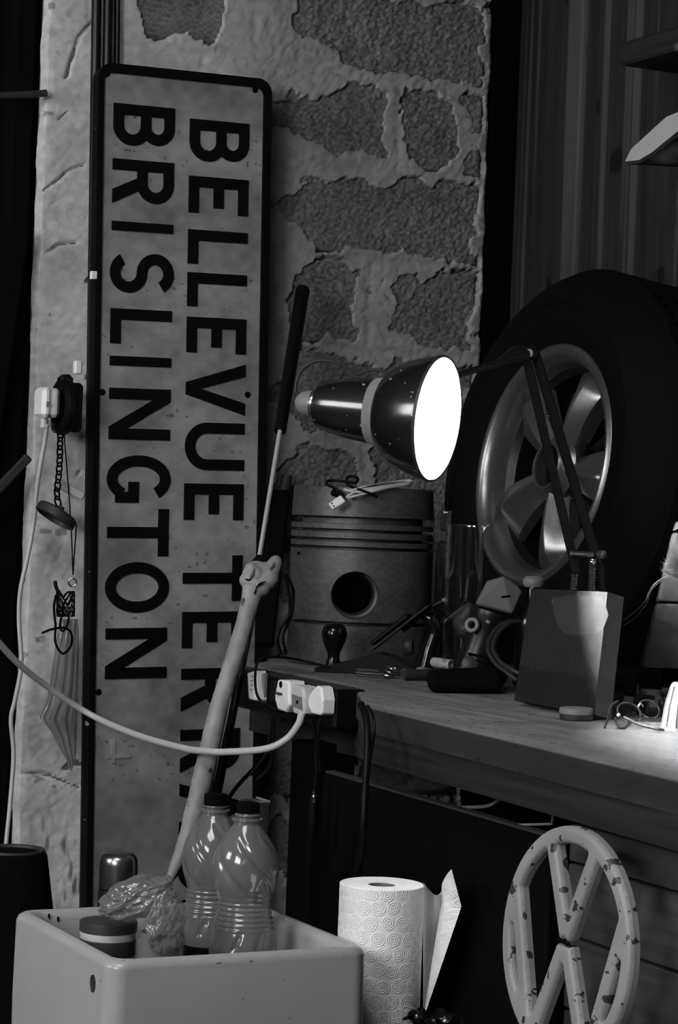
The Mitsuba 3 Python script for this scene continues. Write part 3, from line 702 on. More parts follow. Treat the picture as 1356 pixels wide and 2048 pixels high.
# ------------------------------------------------------------------ leaning rod and stick
rod = thing('handled_rod', 'long metal rod with a thick black handle leaning on the pier right of the sign', 'rod')
r0, r1, r2, r3 = at(606, 578, 3.80), at(560, 862, 3.62), at(519, 1112, 3.50), at(430, 1640, 3.30)
part(rod, 'handle', tube([r0, r0 + (r1 - r0) * 0.02, r1], [0.0105, 0.0120, 0.0100], 20, 0), 'black_plastic', 40)
part(rod, 'shaft', tube([r1, r2], 0.0038, 14, 0), 'rod_metal', 40)
r3b = at(425, 1600, 3.32)
part(rod, 'sleeve', tube([r2, r2 + (r3b - r2) * 0.03, r3b, at(395, 1770, 3.27)], [0.0050, 0.0110, 0.0115, 0.0115], 18, 0), 'black_gloss', 40)
stick = thing('knobbly_stick', 'pale knobbly wooden stick with a lumpy forked head leaning in front of the sign', 'stick')
def mfold(bones, edge=0.006, it=8, noise_amp=0.0, seed=0):
    M = None
    for a, ra, b, rb in bones:
        pts = []
        for c, r in ((a, ra), (b, rb)):
            s = trimesh.creation.icosphere(2, r)
            pts.append(s.vertices + np.asarray(c))
        hm = m3.Manifold.hull_points(np.vstack(pts).astype(np.float64))
        M = hm if M is None else M + hm
    M = M.refine_to_length(edge)
    g = M.to_mesh()
    m = trimesh.Trimesh(g.vert_properties[:, :3], g.tri_verts)
    trimesh.smoothing.filter_taubin(m, iterations=it)
    return displaced(m, noise_amp, 55, seed) if noise_amp else m
k = lambda x, y, z=0.0: at(x, y, 3.36 + (1135 - y) * 0.00022 + z)
bones = [(k(509, 1166), 0.0150, k(488, 1250), 0.0125), (k(488, 1250), 0.0125, k(436, 1420), 0.0135), (k(436, 1420), 0.0135, k(405, 1560), 0.0150), (k(405, 1560), 0.0150, k(376, 1672), 0.0130), (k(376, 1672), 0.0130, k(338, 1762), 0.0055),
         (k(503, 1140, -0.01), 0.0115, k(515, 1160), 0.0170), (k(530, 1160), 0.0160, k(549, 1128, 0.005), 0.0110), (k(512, 1166), 0.0165, k(534, 1156), 0.0175), (k(551, 1124, 0.005), 0.0100, k(538, 1146), 0.0120), (k(504, 1180), 0.0150, k(498, 1210), 0.0125), (k(497, 1148, -0.008), 0.0100, k(512, 1150, -0.008), 0.0130), (k(512, 1142), 0.0150, k(536, 1142), 0.0120), (k(496, 1160, -0.004), 0.0130, k(520, 1172), 0.0170)]
part(stick, 'shaft', mfold(bones, 0.005, 6, 0.0012), 'pale_wood', True)
part(stick, 'crack', tube([k(490, 1158, -0.0165), k(497, 1160, -0.0185), k(503, 1157, -0.019)], [0.0006, 0.0015, 0.0006], 6), 'dull_black')
part(stick, 'crack', tube([k(512, 1176, -0.019), k(520, 1168, -0.021), k(531, 1163, -0.0205)], [0.0008, 0.0019, 0.0006], 6), 'dull_black')
part(stick, 'crack', tube([k(509, 1188, -0.0165), k(513, 1176, -0.0185)], [0.0012, 0.0010], 6, 0), 'dull_black')
part(stick, 'hollow', tube([k(500, 1156, -0.0200), k(506, 1148, -0.0213), k(509, 1136, -0.0195)], [0.0010, 0.0028, 0.0012], 8), 'bark')
part(stick, 'hollow', tube([k(540, 1138, -0.0165), k(546, 1131, -0.0135), k(547, 1124, -0.011)], [0.0008, 0.0018, 0.0006], 8), 'bark')
single('thin_black_cane', 'thin black cane slanting behind the bottle caps across the foot of the sign', 'cane', tube([at(548, 1500, 3.44), at(500, 1545, 3.42), at(460, 1592, 3.40), at(400, 1690, 3.36), at(338, 1766, 3.31)], 0.0032, 8, 6), 'dull_black', 40)

# ------------------------------------------------------------------ piston and what lies on it
pcx, pcy = (at(721, 1150, 3.765) - [0, 0, 0])[:2]
PZ = ZBT + 0.292
piston = thing('piston', 'large grooved metal engine piston standing on the bench near the pier', 'piston')
R0 = 0.1165
prof = [(0, 0), (R0 - 0.004, 0), (R0 + 0.001, 0.004)]
def zpx(py): return ZC - (py - 1026) * 3.655 / 4545
grooves = [(1035, 1049), (1060, 1066), (1078.5, 1084.5), (1095, 1101)]
gz = sorted([(zpx(b) - ZBT, zpx(a) - ZBT) for a, b in grooves] + [(zpx(1252.5) - ZBT, zpx(1246) - ZBT)])
for a, b in gz: prof += [(R0 + 0.001, a - 0.0006), (R0, a), (R0 - 0.017, a), (R0 - 0.017, b), (R0, b), (R0 + 0.001, b + 0.0006)]
prof += [(R0 - 0.001, 0.2895), (R0 - 0.003, 0.292), (0, 0.292)]
pm = lathe(prof, 144)
to_m = lambda m: m3.Manifold(m3.Mesh(np.asarray(m.vertices, np.float32), np.asarray(m.faces, np.uint32)))
def from_m(M):
    g = M.to_mesh()
    return trimesh.Trimesh(g.vert_properties[:, :3], g.tri_verts)
pinz = ZC - (1191 - 1026) * 3.66 / 4545 - ZBT
pdir = unit(-(ray(703, 1191) * [1, 1, 0]) + 0.06 * RT * [1, 1, 0])
bore = lathe([(0, -0.3), (0.0385, -0.3), (0.0385, 0.3), (0, 0.3)], 64, aim([0, 0, pinz] + unit(np.cross(pdir, [0, 0, 1])) * 0.0, pdir))
hollow = lathe([(0, -0.01), (R0 - 0.030, -0.01), (R0 - 0.030, 0.18), (0, 0.20)], 64)
if pm.volume < 0: pm.invert()
for q in (bore, hollow):
    if q.volume < 0: q.invert()
side = unit(np.cross([0, 0, 1.0], pdir))
bore.apply_translation(side * -0.0145 * (1 if side @ RT > 0 else -1))
pm2 = from_m(to_m(pm) - to_m(bore) - to_m(hollow))
pm2.apply_translation([pcx, pcy, ZBT])
part(piston, 'crown_and_skirt', pm2, 'piston_metal', 30)
bush = lathe([(0.0383, 0.0), (0.034, -0.002), (0.0325, -0.012), (0.0325, -0.05), (0.0383, -0.05)], 64, aim(np.array([pcx, pcy, ZBT + pinz]) + pdir * 0.078 + side * -0.0145 * (1 if side @ RT > 0 else -1), pdir))
part(piston, 'pin_bush', bush, 'piston_metal', 30)
for px in (596, 612):
    part(piston, 'oil_hole', lathe([(0, 0.0006), (0.0026, 0.0004), (0.0028, -0.001)], 12, aim(at(px, 1106 + (px - 596) * 0.05, 3.70), unit(at(px, 1106, 3.70) * [1, 1, 0] - [pcx, pcy, 0]))), 'dull_black')
ptop = ZBT + 0.292
def pt(px, py, dz=0.002):
    """A point lying on the piston's flat top, seen at this pixel's column; py counts how far back it lies."""
    d = ray(px, 1030)
    Z = 3.70 + (995 - py) * 0.0028
    q = CAM + d * Z
    return np.array([q[0], q[1], ptop + dz])
usb = thing('usb_cable', 'white cable with a flat metal plug lying bundled over the edge of the piston', 'cable')
ed = lambda px, py, Z: at(px, py, Z)
e0 = ed(692, 995, 3.630)
strands = [[(692, 995, 3.630), (706, 986, 3.632), (728, 979, 3.632), (762, 974, 3.640), (808, 967, 3.668), (826, 963, 3.69)],
           [(696, 996, 3.630), (722, 989, 3.630), (757, 980, 3.634), (792, 973, 3.655), (820, 967, 3.68), (818, 961, 3.72), (780, 965, 3.70), (735, 972, 3.640), (700, 981, 3.634), (688, 976, 3.66)],
           [(688, 980, 3.636), (720, 984, 3.630), (765, 977, 3.636), (808, 970, 3.668)]]
for st_k in strands: part(usb, 'flex', tube([at(*q) for q in st_k], 0.0019, 8, 8), 'white_cable', 40)
q0, q1 = at(689, 996, 3.628), at(661, 1014, 3.622)
d = q1 - q0
UM = aim((q0 * 0.62 + q1 * 0.38), d, RT)
L = np.linalg.norm(d)
part(usb, 'plug_body', box((0, 0, 0), (0.0140, 0.0065, 0.60 * L), 0.0015, UM @ trimesh.transformations.translation_matrix([0, 0, 0])), 'white_plastic')
UM2 = aim(q0 * 0.17 + q1 * 0.83, d, RT)
part(usb, 'contact_shell', box((0, 0, 0), (0.0118, 0.0045, 0.34 * L), 0.0005, UM2), 'white_plastic')
for sx in (-0.0027, 0.0027):
    part(usb, 'shell_slot', cat(*[box((sx, sy, 0.0), (0.0022, 0.0006, 0.0026), 0.0001, UM2) for sy in (-0.00235, 0.00235)]), 'dull_black')
bk = thing('black_lead', 'thin black lead coiled with a loop beside the white cable on the piston', 'cable')
part(bk, 'flex', tube([at(684, 988, 3.634), at(668, 976, 3.64), at(654, 969, 3.68), at(658, 961, 3.70), at(690, 963, 3.70), at(708, 966, 3.70), at(716, 960, 3.71), at(712, 954, 3.71), at(698, 953, 3.71), at(692, 963, 3.70), at(702, 973, 3.645), at(730, 983, 3.626), at(757, 994, 3.632)], 0.0022, 8, 8), 'black_plastic', 40)
part(bk, 'moulded_end', box((0, 0, 0), (0.012, 0.010, 0.020), 0.003, aim(at(674, 987, 3.640), RT - 0.2 * UP)), 'black_plastic')
part(bk, 'tip', cyl(at(757, 994, 3.632), at(760, 995, 3.632), 0.0024, n=10), 'chrome')

# dark things left of the piston
jb = thing('black_clamp_bar', 'dark iron bar leaning upright in the gap between rod and piston', 'bar')
a, b = at(562, 985, 3.83), at(528, 1290, 3.66)
part(jb, 'bar', box((0, 0, 0), (0.030, 0.022, np.linalg.norm(b - a)), 0.003, aim((a + b) / 2, b - a, RT)), 'dull_black')
part(jb, 'round_head', cyl(at(564, 1000, 3.83), at(574, 952, 3.845), 0.010, n=24), 'dark_grey', 40)
bc = thing('black_flex', 'black flex hanging in loops against the left side of the piston', 'cable')
part(bc, 'flex', tube([at(562, 1143, 3.60), at(572, 1160, 3.60), at(580, 1200, 3.60), at(578, 1230, 3.60), at(562, 1255, 3.60), at(555, 1280, 3.60), at(562, 1308, 3.60)], 0.0026, 8, 8), 'black_plastic', 40)
part(bc, 'flex', tube([at(573, 1150, 3.61), at(586, 1180, 3.61), at(584, 1225, 3.61), at(574, 1250, 3.605), at(566, 1275, 3.60), at(572, 1308, 3.60)], 0.0026, 8, 8), 'black_plastic', 40)

# ------------------------------------------------------------------ glass tubes
g1 = on(2, ZBT, 884, 1352)
def glass(name, label, px, Z, r, py_top, wall=0.002):
    c = at(px, 1100, Z)
    zt_ = ZC - (py_top - 1033) * Z / 4545
    H = zt_ - ZBT - 0.001
    k = thing(name, label, 'glass')
    M = trimesh.transformations.translation_matrix([c[0], c[1], ZBT + 0.001])
    part(k, 'tube', lathe([(0, 0), (r - 0.003, 0), (r, 0.003), (r, H - 0.004), (r + 0.002, H), (r - 0.001, H), (r - wall, H - 0.004), (r - wall, 0.005), (0, 0.005)], 48, M), 'clear_glass', 40)
    return k, c, H, M
glass('measuring_cylinder', 'narrow clear glass cylinder standing right beside the piston', 883, 3.64, 0.0140, 1022)
bkr, c, H, M = glass('glass_beaker', 'taller-lipped clear glass beaker standing in front of the narrow glass cylinder', 929, 3.49, 0.0290, 1048)
labels[bkr]['label'] = 'wide clear glass beaker with a pouring lip before the narrow glass cylinder'
part(bkr, 'lip', hull(np.array([c[:2].tolist() + [ZBT + H]] * 8) + np.array([[0.026, 0.004, -0.012], [0.026, -0.008, -0.012], [0.030, 0.006, -0.002], [0.030, -0.012, -0.002], [0.040, -0.006, 0.002], [0.040, -0.008, 0.001], [0.026, 0, 0.0], [0.026, -0.006, 0.0]])), 'clear_glass')

# ------------------------------------------------------------------ the wheel
WC = on(0, 1.872, 1089, 940)
LEAN = math.radians(8)
WM = frame(WC, (0, -1, 0), (math.sin(LEAN), 0, math.cos(LEAN)), (-math.cos(LEAN), 0, math.sin(LEAN)))          # local x towards the viewer, y up, z out of the wheel's face
wheel = thing('car_wheel', 'big car wheel with five-spoke alloy rim and black tyre standing on the bench', 'wheel')
TR = 0.318
w = 0.190
ty = [(0.186, 0.004), (0.200, 0.012), (0.226, 0.022), (0.250, 0.024), (0.253, 0.026), (0.270, 0.020), (0.290, 0.006), (TR - 0.012, -0.010), (TR - 0.006, -0.020), (TR - 0.003, -0.026)]
zz = [-0.048, -0.056, -0.080, -0.088, -0.112, -0.120]
tr = list(ty) + [(TR, -0.030), (TR, -0.047), (TR - 0.008, -0.048), (TR - 0.008, -0.055), (TR, -0.056), (TR, -0.079), (TR - 0.008, -0.080), (TR - 0.008, -0.087), (TR, -0.088), (TR, -0.111), (TR - 0.008, -0.112), (TR - 0.008, -0.119), (TR, -0.120), (TR, -0.140), (TR - 0.008, -0.148), (0.29, -0.160), (0.25, -0.168), (0.20, -0.164), (0.186, -0.155), (0.186, 0.004)]
tm = lathe(tr, 180)
ang = np.arctan2(tm.vertices[:, 1], tm.vertices[:, 0])
rad = np.hypot(tm.vertices[:, 0], tm.vertices[:, 1])
tread = rad > TR - 0.009
zig = 0.0055 * (2 * abs(((ang * 45 / pi) % 1) - 0.5) * 2 - 1)
tm.vertices[:, 2] += np.where(tread & (tm.vertices[:, 2] < -0.035) & (tm.vertices[:, 2] > -0.135), zig, 0)
dzw = ZBT + 0.001 - moved(tm, WM).vertices[:, 2].min()
if abs(dzw) < 0.03: WM[2, 3] += dzw
if tm.volume < 0: tm.invert()
part(wheel, 'tyre', moved(tm, WM), 'rubber', 25)
RL = 0.1915
rim = [(RL - 0.004, -0.004), (RL, 0.000), (RL + 0.001, 0.006), (RL - 0.002, 0.009), (RL - 0.007, 0.0115), (RL - 0.013, 0.0105), (RL - 0.019, 0.006), (RL - 0.024, -0.002), (RL - 0.027, -0.012), (RL - 0.029, -0.024), (0.1605, -0.030)]
part(wheel, 'rim', moved(lathe(rim, 96), WM), 'alloy', 35)
part(wheel, 'barrel', moved(lathe([(0.1605, -0.029), (0.152, -0.040), (0.149, -0.150), (RL - 0.010, -0.160), (RL - 0.010, -0.020)], 72), WM), 'black_metal', 35)
part(wheel, 'brake_side_disc', moved(lathe([(0.02, -0.075), (0.149, -0.075), (0.149, -0.080), (0.02, -0.080)], 64), WM), 'dull_black')
hub = [(0.0325, -0.050), (0.0325, -0.006), (0.0338, -0.002), (0.0370, -0.001), (0.0400, -0.005), (0.045, -0.014), (0.054, -0.022), (0.052, -0.050)]
part(wheel, 'hub', moved(lathe(hub, 48), WM), 'alloy', 35)
part(wheel, 'hub_bore', moved(lathe([(0, -0.026), (0.0328, -0.024), (0.0328, -0.028), (0, -0.028)], 32), WM), 'dull_black')
def spoke(a0):
    """A spoke: ridged along one side, flaring outwards to the rim."""
    rings = []
    for t in np.linspace(0, 1, 14):
        r = 0.040 + t * (0.1665 - 0.040)
        wd = 0.0215 + 0.030 * t ** 1.2
        drop = 0.0 if t < 0.80 else 0.020 * ((t - 0.8) / 0.2) ** 1.4
        top = -0.010 + 0.008 * math.sin(pi * min(1, t * 1.05)) - drop
        lo = -0.046
        pr = [(-wd * 1.05, lo), (-wd, top - 0.017), (-wd * 0.86, top - 0.013), (-wd * 0.55, top - 0.0075), (-0.25 * wd, top - 0.0015), (-0.12 * wd, top), (0.02 * wd, top - 0.001), (0.35 * wd, top - 0.011), (0.75 * wd, top - 0.021), (wd, top - 0.026), (wd * 1.05, lo)]
        rings.append([(r if abs(y) < 1 else r, y, z) for y, z in pr])
    m = loft(rings)
    if m.volume < 0: m.invert()
    return moved(m, WM @ trimesh.transformations.rotation_matrix(a0, (0, 0, 1)))
for a in (-77, -5, 67, 139, 211): part(wheel, 'spoke', spoke(math.radians(a)), 'alloy', 28)
ring = moved(lathe([(0.125, -0.040), (0.164, -0.036), (0.166, -0.050), (0.125, -0.052)], 72), WM)
for k, a in enumerate((-41, 31, 103, 175, 247)):
    q = math.radians(a)
    part(wheel, 'wheel_nut', cyl((WM @ [0.060 * math.cos(q), 0.060 * math.sin(q), -0.050, 1])[:3], (WM @ [0.060 * math.cos(q), 0.060 * math.sin(q), -0.030, 1])[:3], 0.009, n=6), 'black_metal')
    part(wheel, 'web', box((0, 0, 0), (0.075, 0.018, 0.014), 0.003, WM @ trimesh.transformations.rotation_matrix(q, (0, 0, 1)) @ trimesh.transformations.translation_matrix([0.078, 0, -0.055])), 'black_metal')

# ------------------------------------------------------------------ the desk lamp
lamp = thing('desk_lamp', 'black jointed desk lamp with its shade turned to the right, lit', 'lamp')
mc = at(875.5, 837.5, 2.90)
_d = np.array([249.0, 35.0]) / math.hypot(249, 35)
LA = unit(0.917 * (_d[0] * RT - _d[1] * UP) - 0.400 * FW)
LM = aim(mc, LA, UP)
px2m = 2.90 / 4545
RM = 125.5 * px2m
Ls = [(RM, 0.0), (RM - 0.0012, -0.002), (0.0715, -0.020), (0.0610, -0.048), (0.0520, -0.067), (0.0485, -0.073)]
sh_out = [(RM + 0.0008, 0.0), (RM + 0.0012, -0.003), (0.0785, -0.014), (0.0745, -0.030), (0.0690, -0.045), (0.0615, -0.059), (0.0530, -0.069), (0.0478, -0.0735)]
body = [(0.0478, -0.0735), (0.0452, -0.0745), (0.0440, -0.078), (0.0400, -0.120), (0.0345, -0.150), (0.0300, -0.164), (0.0200, -0.170), (0, -0.170)]
sh = lathe(sh_out + [(0.0460, -0.0735)], 72, LM)
part(lamp, 'shade', sh, 'speckled_enamel', 40)
part(f'{lamp}__shade', 'rim', lathe([(RM - 0.0012, 0.0006), (RM + 0.0012, 0.0008), (RM + 0.0016, -0.002), (RM - 0.0010, -0.002), (RM - 0.0012, 0.0006)], 72, LM), 'dark_grey', 40)
part(lamp, 'housing', lathe(body, 56, LM), 'speckled_enamel', 40)
part(f'{lamp}__shade', 'reflector', lathe([(RM - 0.0014, -0.001), (0.0768, -0.014), (0.0728, -0.030), (0.0672, -0.045), (0.0597, -0.058), (0.0460, -0.0715), (0.040, -0.105), (0.032, -0.130), (0.0, -0.131)], 72, LM), 'reflector', 40)
part(lamp, 'knob', lathe([(0, -0.200), (0.008, -0.199), (0.014, -0.193), (0.0165, -0.184), (0.0170, -0.174), (0.0150, -0.169), (0, -0.168)], 36, LM), 'mid_grey', 35)
part(f'{lamp}__knob', 'collar', lathe([(0.0182, -0.170), (0.0190, -0.172), (0.0188, -0.1755), (0.0150, -0.176)], 36, LM), 'steel', 35)
bulb_c = mc - LA * 0.084
bulb = trimesh.creation.icosphere(3, 0.011)
bulb.apply_translation(bulb_c)
kb = f'{lamp}__bulb'
scene[kb] = mikit.ply(bulb, 'white_plastic', True, emitter={'type': 'area', 'radiance': {'type': 'rgb', 'value': BULB_RADIANCE}})
labels[kb] = {'label': 'glowing white bulb'}
part(lamp, 'bulb_socket', lathe([(0, -0.130), (0.014, -0.129), (0.013, -0.100), (0, -0.099)], 24, LM), 'white_plastic')
jp = at(1060, 706, 2.87)                                    # elbow
sj = at(905, 753, 2.985)
part(lamp, 'head_arm', hull(np.vstack([trimesh.creation.icosphere(1, r_).vertices * [1, 1, 1] + c_ for c_, r_ in ((sj, 0.0045), (at(1010, 722, 3.10), 0.005))])), 'black_metal', 40)
part(lamp, 'head_arm_end', hull(np.vstack([trimesh.creation.icosphere(1, r_).vertices + c_ for c_, r_ in ((at(1000, 722, 3.10), 0.0045), (at(1030, 704, 3.15), 0.0085), (at(1062, 706, 3.17), 0.0095))])), 'black_metal', 40)
part(lamp, 'elbow_bolt', cyl(at(1058, 706, 3.152), at(1065, 704, 3.19), 0.006, n=20), 'steel', 40)
def bar(name, a, b, wd, th, m='arm_black'):
    d = b - a
    return part(lamp, name, box((0, 0, 0), (wd, th, np.linalg.norm(d)), 0.0015, aim((a + b) / 2, d, RT)), m)
bar('lower_arm', at(1049, 700, 3.16), at(1153, 1146, 3.12), 0.0125, 0.006)
bar('lower_arm', at(1069, 702, 3.18), at(1203, 1150, 3.13), 0.0135, 0.006)
part(lamp, 'spacer', cyl(at(1068, 831, 3.15), at(1098, 832, 3.165), 0.0020, n=14), 'steel', 40)
part(lamp, 'pivot_bar', cyl(at(1141, 1107, 3.11), at(1186, 1109, 3.12), 0.0038, n=18), 'steel', 40)
part(lamp, 'pivot_nut', lathe([(0, -0.006), (0.0052, -0.005), (0.0060, 0), (0.0052, 0.005), (0, 0.006)], 20, aim(at(1203, 1109, 3.10), -FW + RT * 0.6)), 'steel', 40)
def spring(a, b, R, n, r):
    t = np.linspace(0, 1, n * 14)
    d = unit(b - a)
    x = unit(np.cross(d, FW))
    y = np.cross(d, x)
    p = a + np.outer(t, b - a) + R * (np.outer(np.cos(t * n * 2 * pi), x) + np.outer(np.sin(t * n * 2 * pi), y))
    return tube(p, r, 6, 0)
part(lamp, 'spring', spring(at(1152, 1118, 3.125), at(1146, 1192, 3.125), 0.0040, 20, 0.0011), 'chrome', 40)
part(lamp, 'spring', spring(at(1186, 1118, 3.125), at(1183, 1198, 3.125), 0.0045, 20, 0.0011), 'chrome', 40)
bar('link', at(1148, 1130, 3.125), at(1148, 1230, 3.13), 0.008, 0.005)
bar('link', at(1203, 1130, 3.125), at(1210, 1235, 3.13), 0.008, 0.005)
bp = at(1180, 1300, 3.14)
part(lamp, 'base_post', cyl([bp[0], bp[1], ZBT + 0.01], at(1180, 1215, 3.14), 0.017, 0.012), 'black_metal', 40)
part(lamp, 'base', lathe([(0, 0), (0.048, 0), (0.050, 0.004), (0.048, 0.012), (0.02, 0.018), (0, 0.018)], 40, trimesh.transformations.translation_matrix([bp[0] + 0.02, bp[1] + 0.03, ZBT + 0.001])), 'black_metal', 40)
lc = thing('lamp_flex', 'dark flex looping from the back knob of the lamp over its black housing', 'cable')
part(lc, 'flex', tube([at(606, 805, 3.0), at(592, 780, 3.0), at(600, 745, 3.0), at(628, 724, 3.0), at(664, 723, 2.99), at(694, 736, 2.97), at(716, 748, 2.945), at(740, 740, 2.935), at(762, 741, 2.93), at(778, 752, 2.92)], 0.0021, 8, 8), 'dark_grey', 40)

# ------------------------------------------------------------------ tools on the bench
def b_at(px, py): return on(2, ZBT, px, py)
# hand plane
hp = thing('hand_plane', 'old black iron hand plane with a round wooden knob on the bench before the piston', 'hand plane')
l0, l1 = b_at(628, 1344), b_at(884, 1357)
hx = unit(l1 - l0)
hy = np.cross([0, 0, 1], hx)
if hy @ FW < 0: hy = -hy
HL = np.linalg.norm(l1 - l0)
side_poly = [(0, 0.0005), (HL, 0.0005), (HL, 0.006), (0.80 * HL, 0.010), (0.70 * HL, 0.019), (0.60 * HL, 0.029), (0.50 * HL, 0.034), (0.42 * HL, 0.032), (0.32 * HL, 0.022), (0.14 * HL, 0.013), (0.02 * HL, 0.008)]
HM = frame(l0, hx, (0, 0, 1), np.cross(hx, (0, 0, 1)))
sg = 1 if np.cross(hx, (0, 0, 1)) @ FW > 0 else -1
def plane_slab(poly, d0, d1):
    m = extr(Polygon(poly), d1 - d0, HM @ trimesh.transformations.translation_matrix([0, 0, d0 if sg > 0 else -d1]))
    if m.volume < 0: m.invert()
    return m
part(hp, 'cheek', plane_slab(side_poly, 0, 0.004), 'iron')
part(hp, 'cheek', plane_slab(side_poly, 0.046, 0.050), 'iron')
part(hp, 'sole', plane_slab([(0, 0.0005), (HL, 0.0005), (HL, 0.006), (0, 0.006)], 0.004, 0.046), 'black_metal')
kc = l0 + hx * (0.13 * HL) + hy * 0.022 + np.array([0, 0, 0.004])
part(hp, 'knob', lathe([(0, 0), (0.0125, 0), (0.0135, 0.004), (0.0120, 0.009), (0.0095, 0.018), (0.0100, 0.026), (0.0150, 0.037), (0.0195, 0.049), (0.0200, 0.057), (0.0175, 0.066), (0.0115, 0.0715), (0, 0.073)], 40, trimesh.transformations.translation_matrix(kc)), 'black_gloss', 40)
fb0, fb1 = at(742, 1302, 3.53), at(868, 1204, 3.50)
part(hp, 'cutting_iron', box((0, 0, 0), (0.034, 0.003, np.linalg.norm(fb1 - fb0) * 0.92), 0.001, aim((fb0 + fb1) / 2 * 0.5 + (fb0 * 0.54 + fb1 * 0.46) * 0.5, fb1 - fb0, hy)), 'dark_grey')
part(hp, 'lever_cap', box((0, 0, 0), (0.030, 0.008, 0.075), 0.003, aim(at(782, 1258, 3.515), fb1 - fb0, hy)), 'black_metal')
part(hp, 'adjusting_lever', tube([at(806, 1262, 3.52), at(850, 1225, 3.51), at(876, 1207, 3.50), at(892, 1200, 3.50)], [0.0035, 0.003, 0.003, 0.004], 10, 6), 'black_metal', 40)
part(hp, 'lever_tip', cyl(at(886, 1203, 3.498), at(894, 1198, 3.498), 0.0045, n=12), 'mid_grey')
part(hp, 'handle', mfold([(at(850, 1340, 3.52), 0.013, at(858, 1300, 3.52), 0.011), (at(858, 1300, 3.52), 0.011, at(872, 1262, 3.52), 0.0105), (at(872, 1262, 3.52), 0.0105, at(862, 1238, 3.52), 0.012), (at(862, 1238, 3.52), 0.012, at(840, 1226, 3.52), 0.005)], 0.004, 5), 'black_gloss', True)
part(hp, 'adjusting_wheel', lathe([(0.004, -0.006), (0.012, -0.006), (0.0135, -0.003), (0.0135, 0.003), (0.012, 0.006), (0.004, 0.006), (0.004, -0.006)], 30, aim(at(818, 1293, 3.515), hx)), 'dark_grey', 35)
single('bench_hook_tool', 'curved dark beak-shaped tool standing behind the hand plane', 'tool',
       mfold([(at(905, 1345, 3.58), 0.014, at(890, 1290, 3.58), 0.012), (at(890, 1290, 3.58), 0.012, at(896, 1245, 3.58), 0.012), (at(896, 1245, 3.58), 0.012, at(925, 1216, 3.57), 0.007), (at(925, 1216, 3.57), 0.007, at(948, 1212, 3.57), 0.003)], 0.004, 5), 'black_gloss', True)
# keys
ks = thing('penknife', 'small bright steel folding tool lying on the bench in front of the hand plane', 'tool')
a, b = b_at(712, 1352) + [0, 0, 0.006], b_at(792, 1359) + [0, 0, 0.006]
d = b - a
for i, (dz, f0, f1, mm) in enumerate(((0.0, 0.0, 0.78, 'steel'), (0.0045, 0.02, 0.70, 'chrome'), (0.009, 0.05, 0.62, 'steel'))):
    c0, c1 = a + d * f0 + [0, 0, dz - 0.004], a + d * f1 + [0, 0, dz - 0.004]
    part(ks, 'blade', box((0, 0, 0), (0.010, 0.0028, np.linalg.norm(c1 - c0)), 0.0007, aim((c0 + c1) / 2, d, np.cross(d, [0, 0, 1]))), mm)
part(ks, 'bow', cat(*[moved(torus([0, 0, 0], (0, 0, 1), 0.0085, 0.0022, 24, 8), aim(a + d * (0.82 + 0.05 * i) + np.array([0, 0, 0.001 + 0.0045 * i]), (0.15 * i, -0.3, 1))) for i in range(3)]), 'steel', 40)
part(ks, 'ring', torus(b + d * 0.24 + np.array([0, 0, 0.004]), (0.6, 0.6, 0.4), 0.008, 0.0013, 24, 8), 'steel', 40)
single('screwdriver', 'short dark round-handled driver lying beside the steel folding tool', 'tool',
       lathe([(0, 0), (0.007, 0.001), (0.009, 0.006), (0.008, 0.030), (0.0095, 0.045), (0.0085, 0.056), (0, 0.058)], 18, aim(b_at(806, 1362) + [0, 0, 0.0096], b_at(868, 1362) - b_at(806, 1362))), 'dark_grey', 40)
# two card tubes and the dark pouch
for i, (p, q, lab, z) in enumerate((((838, 1354), (884, 1362), 'lower', 0.0), ((850, 1352), (902, 1360), 'upper', 0.0155))):
    a, b = b_at(*p) + [0, 0, 0.0082 + z], b_at(*q) + [0, 0, 0.0082 + z]
    if i: a, b = a - FW * 0.004, b - FW * 0.004
    k = thing('card_tube', f'short pale card tube on the bench by the dark pouch, the {lab} of two', 'tube')
    part(k, 'tube', cyl(a, b, 0.0078, n=24), 'mid_grey' if i == 0 else 'pale_grey', 40)
    if i:
        dd = unit(b - a)
        part(k, 'bright_end', displaced(lathe([(0.0072, 0), (0.0060, 0.0032), (0.003, 0.0020), (0, 0.0036)], 18, aim(b, dd)), 0.001, 300), 'chrome')
po = b_at(912, 1388)
single('leather_pouch', 'low dark rounded pouch lying in front of the old power tool', 'pouch',
       displaced(hull(np.vstack([trimesh.creation.icosphere(2, 0.012).vertices * [1, 1, 1.0] + c_ for c_ in (b_at(872, 1386) + [0, 0, 0.0125], b_at(868, 1372) + [0, 0, 0.0125], b_at(985, 1388) + [0, 0, 0.0125], b_at(1000, 1376) + [0, 0, 0.020])])).subdivide().subdivide(), 0.001, 60), 'dull_black', True)
# the battered power tool standing on its nose
pt_ = thing('old_power_tool', 'battered dark power tool with a pale cap standing left of the tin box', 'power tool')
TZ = 3.40
t0, t1 = at(938, 1362, TZ), at(1006, 1160, TZ)
t0[2] = ZBT + 0.002
TA = unit(t1 - t0)
TL_ = np.linalg.norm(t1 - t0)
TM = aim(t0, TA, RT)
part(pt_, 'body', lathe([(0, 0), (0.026, 0.001), (0.0305, 0.008), (0.0310, 0.022), (0.0290, 0.034), (0.0275, 0.050), (0.0275, 0.075), (0.0300, 0.090), (0.0330, 0.105), (0.0325, 0.112), (0.0275, 0.114), (0, 0.114)], 40, TM), 'black_metal', 35)
for zz_ in (0.036, 0.044):
    part(pt_, 'vent_slot', box((0.004, -0.0278, zz_), (0.032, 0.003, 0.0040), 0.0012, TM @ trimesh.transformations.rotation_matrix(-0.12, (0, 1, 0)) @ trimesh.transformations.rotation_matrix(0.0, (0, 0, 1))), 'dull_black')
